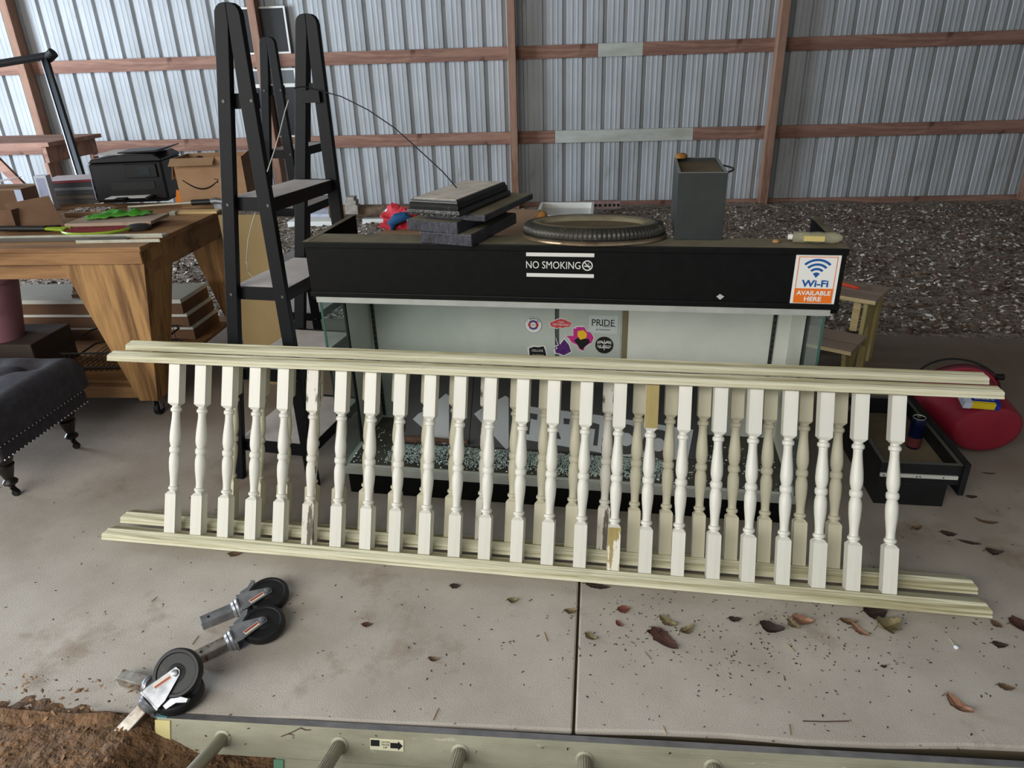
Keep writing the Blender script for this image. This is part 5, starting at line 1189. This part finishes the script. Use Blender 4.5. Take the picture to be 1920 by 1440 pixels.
# ------------------------------------------------------------------ leaves and litter on the slab
def leaf(u, v, L, W, rz, curl, col, lb, z=0.001, tilt=0, fold=0.3, seed=0, group=None):
    """a curled dry leaf with a midrib, toothed outline"""
    r_ = random.Random(seed+int(u)); n = 12; vs = []; fs = []
    for i in range(n+1):
        t = i/n; w = W*math.sin(PI*t**0.8)**0.75*(1+0.22*r_.uniform(-1,1)) if 0 < i < n else 0.001
        z0 = curl*L*(2*t-1)**2
        for k in range(-2, 3):
            f = k/2; vs.append((L*(t-0.5), w*f*(1-0.25*abs(f)*fold), z0 + fold*W*abs(f)**1.5 + 0.06*W*r_.uniform(-1,1)))
    for i in range(n):
        for k in range(4): a = i*5+k; fs.append((a, a+1, a+6, a+5))
    mz = min(v_[2] for v_ in vs); vs = [(x, y, zz-mz) for x, y, zz in vs]
    vs += [(x, y, zz-0.0007) for x, y, zz in vs]
    N = (n+1)*5; fs += [tuple(N+i for i in f[::-1]) for f in fs]
    p = onz(u, v); t = thing('dry_leaf', lb, 'leaf', M=TM((p.x, p.y, z), tilt, 0, rz), group=group)
    b = MB(); b.add(vs, fs, None, True); part('blade', b, col, t)
    b = MB(); b.tube([(L*(-0.62), 0, 0.0015), (L*(-0.5), 0, vs[2][2]+0.0012), (-L*0.1, 0, vs[5*5+2][2]+0.0006), (L*0.45, 0, vs[11*5+2][2]+0.0008)], [0.0012,0.0011,0.0009,0.0005], 5); part('midrib', b, M_twig, t)
    return t
mr = mat('leaf_reddish', (122,70,58), (92,50,42), rough=0.8, scale=30, bump=0.4, bscale=80)
md = mat('leaf_maroon', (92,58,50), (58,38,34), rough=0.8, scale=30, bump=0.4, bscale=80)
mb = mat('leaf_brown', (116,92,66), (78,60,44), rough=0.85, scale=30, bump=0.4, bscale=80)
mo = mat('leaf_olive', (130,118,84), (96,86,60), rough=0.85, scale=30, bump=0.4, bscale=80)
mk = mat('leaf_blackish', (58,44,38), (40,30,28), rough=0.85, scale=30, bump=0.4, bscale=80)
mt = mat('leaf_tan', (156,118,94), (112,74,56), rough=0.8, scale=30, bump=0.4, bscale=80)
LV_ = [(1169,1144,.040,.016,10,.1,mr,'small cupped red-brown leaf right of the floor joint, near the rail'),
 (1161,1172,.028,.009,-55,.2,mr,'tiny curled red leaf just below the small cupped one'),
 (1246,1202,.105,.026,-52,.10,md,'large maroon folded leaf, biggest in the left leaf group'),
 (1225,1188,.040,.012,5,.2,mk,'dark stub end of leaf beside the large maroon leaf'),
 (1252,1170,.060,.016,-40,.2,mo,'olive curled leaf above the large maroon leaf'),
 (1288,1184,.055,.015,35,.2,mo,'olive crumbled leaf right of the large maroon leaf'),
 (1378,1162,.040,.011,0,.1,mk,'small flat blackish leaf between the two leaf groups'),
 (1446,1182,.070,.026,-20,.2,mk,'dark crumpled leaf left of the coppery one'),
 (1504,1167,.062,.021,-20,.15,mt,'coppery leaf with pale midrib leaning on an olive leaf'),
 (1487,1174,.045,.014,-60,.2,mo,'olive pointed leaf touching the coppery leaf'),
 (1590,1168,.050,.012,-10,.15,mb,'brown leaf tip at the left of the pale crumpled leaves'),
 (1612,1186,.060,.013,-55,.2,mt,'pale edged narrow leaf standing among the crumpled leaves'),
 (1665,1178,.075,.034,15,.2,mo,'broad olive crumpled leaf under the right part of the railing'),
 (1640,1150,.070,.030,0,.1,mk,'dark round leaf half under the bottom rail'),
 (1912,1172,.060,.030,0,.1,md,'dark maroon leaf cut by the right edge of the photo'),
 (1868,1172,.032,.012,-60,.1,mb,'small brown leaf just past the end of the bottom rail'),
 (1797,1328,.070,.022,-55,.25,mt,'curled tan leaf alone on the right part of the slab'),
 (1874,1210,.042,.012,-10,.1,mk,'small dark leaf right of the white tie'),
 (1886,1290,.040,.012,-15,.1,mb,'small pointed brown leaf near the right edge, below the dark one'),
 (1657,1251,.018,.006,10,.2,mk,'tiny dark curled leaf in the middle of the right slab'),
 (1070,1148,.042,.012,10,.2,mo,'crumpled olive leaf touching the floor joint'),
 (1108,1197,.040,.013,-35,.2,mo,'pale olive leaf just right of the floor joint'),
 (961,1128,.034,.012,0,.2,mo,'small pale leaf left of the floor joint near the rail'),
 (1120,1100,.080,.012,-12,.05,mk,'long dark leaf strip lying along the rail right of the joint'),
 (688,1172,.032,.010,0,.1,md,'small dark red leaf below the railing, left part of the slab'),
 (813,1238,.030,.009,-10,.2,mb,'small brown curl in the middle of the left slab'),
 (853,1100,.034,.013,0,.1,mk,'small dark leaf in front of the bottom rail'),
 (440,1040,.044,.014,0,.1,mb,'flat brown leaf in the shadow under the left part of the rail'),
 (1718,992,.040,.012,20,.2,mb,'brown leaf on the slab below the black drawer'),
 (1778,1002,.050,.016,-18,.1,mk,'dark leaf right of the last back baluster'),
 (1818,1018,.070,.009,-18,.05,mk,'long dark leaf sliver at the right, above the bottom rail end'),
 (1862,1038,.050,.018,-15,.2,mk,'blackish curled leaf at the right, above the rail end'),
 (1855,980,.060,.009,-5,.05,mb,'straight brown leaf strip at the right behind the railing'),
 (1822,932,.040,.010,0,.05,mk,'small dark leaf in front of the red bucket'),
 (1855,888,.050,.006,-5,.05,mb,'thin brown leaf strip just below the red bucket'),
 (1836,975,.026,.006,-40,.1,mb,'thin slanted leaf scrap right of the drawer')]
for k, (u, v, L_, W_, rz, cu, m_, lb) in enumerate(LV_): leaf(u, v, L_, W_, rz, cu, m_, lb, seed=k, fold=0.35 if cu > .1 else 0.12)
t = thing('cable_tie', 'white plastic tie with knob lying on the right part of the slab', 'cable tie', M=TM(tuple(onz(1789, 1212, 0.0015)), 0, 0, 0))
p0_, p1_ = onz(1780, 1197, 0.0015), onz(1790, 1215, 0.0015)
b = MB(); b.tube([p0_-t.location, (p0_+p1_)/2-t.location+Vector((0.001,0,0.002)), p1_-t.location], 0.0013, 6); part('strap', b, flat('cream_tie', (196,188,164), 0.5), t)
q = MB(); q.lathe([(0.001,0),(0.006,0.002),(0.007,0.006),(0.003,0.009)], 10, TM((0.002,-0.006,-0.0015))); part('knob', q, flat('tie_white', (226,228,240), 0.4), t)
# straw-like sticks
for k, (px, lb) in enumerate([([(1208,1222),(1220,1236)],'short straw left of centre on the right slab'), ([(1243,1362),(1250,1378)],'short straw near the ladder, middle right'), ([(1480,1358),(1482,1378)],'upright straw near the ladder'),
        ([(1505,1352),(1550,1353),(1592,1352)],'long thin dark stem lying level, lower right'), ([(1020,1185),(1026,1202)],'straw left of the floor joint'), ([(812,1350),(822,1328)],'pale sliver of wood near the ladder, left slab'),
        ([(360,1208),(366,1200),(372,1192)],'short splinter between the castors'), ([(284,1128),(294,1119)],'small dark splinter left of the castors'), ([(1475,1206),(1490,1222)],'thin straw below the coppery leaf')]):
    b = MB(); b.tube([onz(u, v, 0.0015) for u, v in px], 0.0013, 5); solo('straw', b, mat('straw', (170,148,110), (130,108,80), rough=0.9, bump=0) if k != 3 else M_twig, lb, 'straw')
r_ = random.Random(21); b = MB()
for i in range(900):
    if r_.random() < 0.5: u = r_.gauss(1400, 260); v = r_.gauss(1190, 60)
    else: u = r_.uniform(0, 1920); v = r_.uniform(900, 1420)
    if not (0 < u < 1930 and 880 < v < 1440): continue
    p = onz(u, v); s = r_.uniform(0.001, 0.0042)
    b.add([(-s*1.6,0,0),(0,-s*.6,0),(s*1.5,0,0),(0,s*.6,0),(0,0,s*.5)], [(0,1,4),(1,2,4),(2,3,4),(3,0,4)], TM((p.x, p.y, 0.0003), 0, 0, r_.uniform(0,360)))
o = part('leaf_crumbs', b, mk); tag(o, 'tiny dark leaf crumbs scattered over the slab', 'debris', None, 'stuff')

# ------------------------------------------------------------------ things lying on the ground behind
def gz(x, y): return zgr(x, y)
t = thing('white_tray', 'white open wooden tray on the ground behind the picture frame and oval frame', 'tray', M=TM((0.02, 7.55, -0.055), 0, 0, -3))
xa = ony(1003, 390, 7.55).x; xb_ = ony(1112, 400, 7.55).x; t.location.x = xa
wt = xb_-xa
part('floor_panel', MB().box(0, wt, 0, 0.75, 0, 0.012), M_offwhite, t)
for a in ((0, wt, 0, 0.03), (0, wt, 0.72, 0.75), (0, 0.03, 0.031, 0.719), (wt-0.03, wt, 0.031, 0.719)):
    part('side', MB().box(a[0], a[1], a[2], a[3], 0.0122, 0.075), M_offwhite, t, 0.001)
part('front_edge', MB().box(-0.01, wt+0.01, -0.012, -0.001, -0.06, 0.055), flat('pinkish_lumber', (176,136,116), 0.7), t)
xa = ony(1094, 385, 8.55).x; xb_ = ony(1163, 385, 8.55).x
bh = ony(1130, 377, 8.55).z - ony(1130, 391, 8.55).z
t = thing('cored_brick', 'long red-grey brick with a row of round holes, lying by the back wall', 'brick', M=TM((xa, 8.55, ony(1130, 392, 8.55).z)))
part('brick_body', MB().box(0, xb_-xa, 0, 0.10, 0, bh), mat('old_brick', (170,140,130), (140,110,102), rough=0.9, scale=14, bump=0.3), t, 0.002)
for i in range(8):
    q = MB(); x = (xb_-xa)*(0.10+0.115*i+(0.04 if i > 3 else 0)); q.cyl((x, 0.0015, bh*0.5), (x, -0.0015, bh*0.5), 0.017, n=12); part('hole', q, M_dark, t)
def onground(u0, u1, vtop, vbot, y, depth, name, lb, cat, m, bev=0.003, group=None):
    if y is None:
        y = 4.6
        while y < 8.6 and ony(u0, vbot, y).z > zgr(ony(u0, vbot, y).x, y)-0.004: y += 0.02
    a, c_ = ony(u0, vbot, y), ony(u1, vbot, y); h = ony(u0, vtop, y).z - a.z
    return solo(name, MB().box(0, c_.x-a.x, 0, depth, 0, h), m, lb, cat, TM((a.x, y, a.z), 0, 0, 0), bev=bev, group=group)
onground(680, 795, 411, 421, None, 0.30, 'white_plank', 'long white plank on the ground behind the left end of the case', 'plank', M_offwhite)
onground(540, 636, 416, 426, None, 0.25, 'white_plank', 'white plank seen through the legs of the shelf units', 'plank', M_offwhite)
onground(560, 640, 402, 413, None, 0.35, 'white_box', 'flat white box on the ground behind the shelf units', 'box', mat('bluish_white', (214,218,230), (190,192,204), rough=0.6, bump=0.05))
b = MB(); b.cyl((0,0,0.07), (1.15,0.02,0.07), 0.075, 0.062, 14); p = ony(645, 408, 8.0); solo('log', b, mat('bark_log', (120,98,78), (88,70,54), rough=0.95, scale=12, bump=0.6, bscale=20, dist=0.01), 'weathered log on the ground against the back wall', 'log', TM((p.x-0.15, 8.0, p.z)))
for i, (u0, u1, vt, vb, lb) in enumerate([(648,672,386,402,'lowest grey block of the small heap on the log'), (647,668,377,386,'middle grey block of the small heap on the log'), (650,664,370,377,'top grey block of the small heap on the log')]):
    onground(u0, u1, vt, vb, 7.9, 0.12, 'stone_block', lb, 'block', mat('grey_block', (176,166,152), (140,130,118), rough=0.9, scale=12, bump=0.4), group='grey blocks heaped on the log')
onground(718, 730, 396, 406, 7.6, 0.10, 'brick_stub', 'small pinkish brick stub right of the log', 'brick', mat('old_brick', (170,140,130)))
b = MB(); b.tube([(0,0,0),(0.05,0,0.06),(0.10,0.02,0.07)], [0.03,0.02,0.025], 8); p = ony(725, 398, 7.62); solo('plaster_lump', b, M_offwhite, 'white knobbly lump on the pinkish brick stub', 'lump', TM((p.x, 7.62, p.z)))
onground(770, 800, 399, 412, None, 0.3, 'lumber_end', 'short brown plank end left of the flat black boxes', 'plank', M_lum)
# cardboard sheets on a closed carton, with the red cloth, just behind the case
cz = 0.93
p = onz(697, 441, cz); 
t = thing('cardboard_box', 'tall closed carton behind the case carrying cardboard sheets', 'box', M=TM((p.x, p.y, 0), 0, 0, -5))
part('body', MB().box(0.01, 0.60, 0.01, 0.50, 0, cz-0.022), M_card, t, 0.002)
part('sheet', MB().box(0, 0.62, 0, 0.52, cz-0.0215, cz-0.014), M_card, t); part('sheet', MB().box(0.02, 0.61, -0.01, 0.52, cz-0.0095, cz), M_card, t)
part('sheet', MB().box(0.03, 0.60, 0.01, 0.5, cz-0.0138, cz-0.0098), M_dark, t)
def blob(seed, sx, sy, sz, nu=36, nv=20, amp=0.35):
    vs = []; fs = []
    for j in range(nv+1):
        th = PI*0.5*j/nv
        for i in range(nu):
            a = 2*PI*i/nu; d = Vector((math.cos(a)*math.cos(th), math.sin(a)*math.cos(th), math.sin(th)))
            r_ = 1+amp*noise.noise(d*2.6+Vector((seed,0,0)))+0.5*amp*noise.noise(d*7+Vector((seed,3,0)))
            vs.append((d.x*sx*r_, d.y*sy*r_, max(0, d.z*sz*r_)))
    for j in range(nv):
        for i in range(nu): k = (i+1)%nu; fs.append((j*nu+i, j*nu+k, (j+1)*nu+k, (j+1)*nu+i))
    fs.append(list(range(nu))[::-1]); b = MB(); b.add(vs, fs, None, True); return b
p = onz(754, 428, cz)
rc = thing('red_cloth', 'crumpled coral red cloth with blue patch left of the flat black boxes', 'cloth', M=TM((p.x, p.y+0.03, cz+0.0005)))
part('cloth', blob(3, 0.085, 0.055, 0.062, amp=0.6), mat('coral_cloth', (226,70,84), (196,40,60), rough=0.7, scale=10, bump=0.3, bscale=30, dist=0.004), rc)
b = MB(); b.tube([(-0.030,-0.062,0.004),(-0.034,-0.066,0.026),(-0.012,-0.064,0.046),(0.020,-0.055,0.052),(0.040,-0.045,0.045)], [0.010,0.018,0.022,0.020,0.008], 12); part('blue_patch', b, mat('blue_cloth', (40,104,160), (30,80,130), rough=0.7, bump=0.1), rc)
# small leaning scrap wood under the far girt: dried weeds
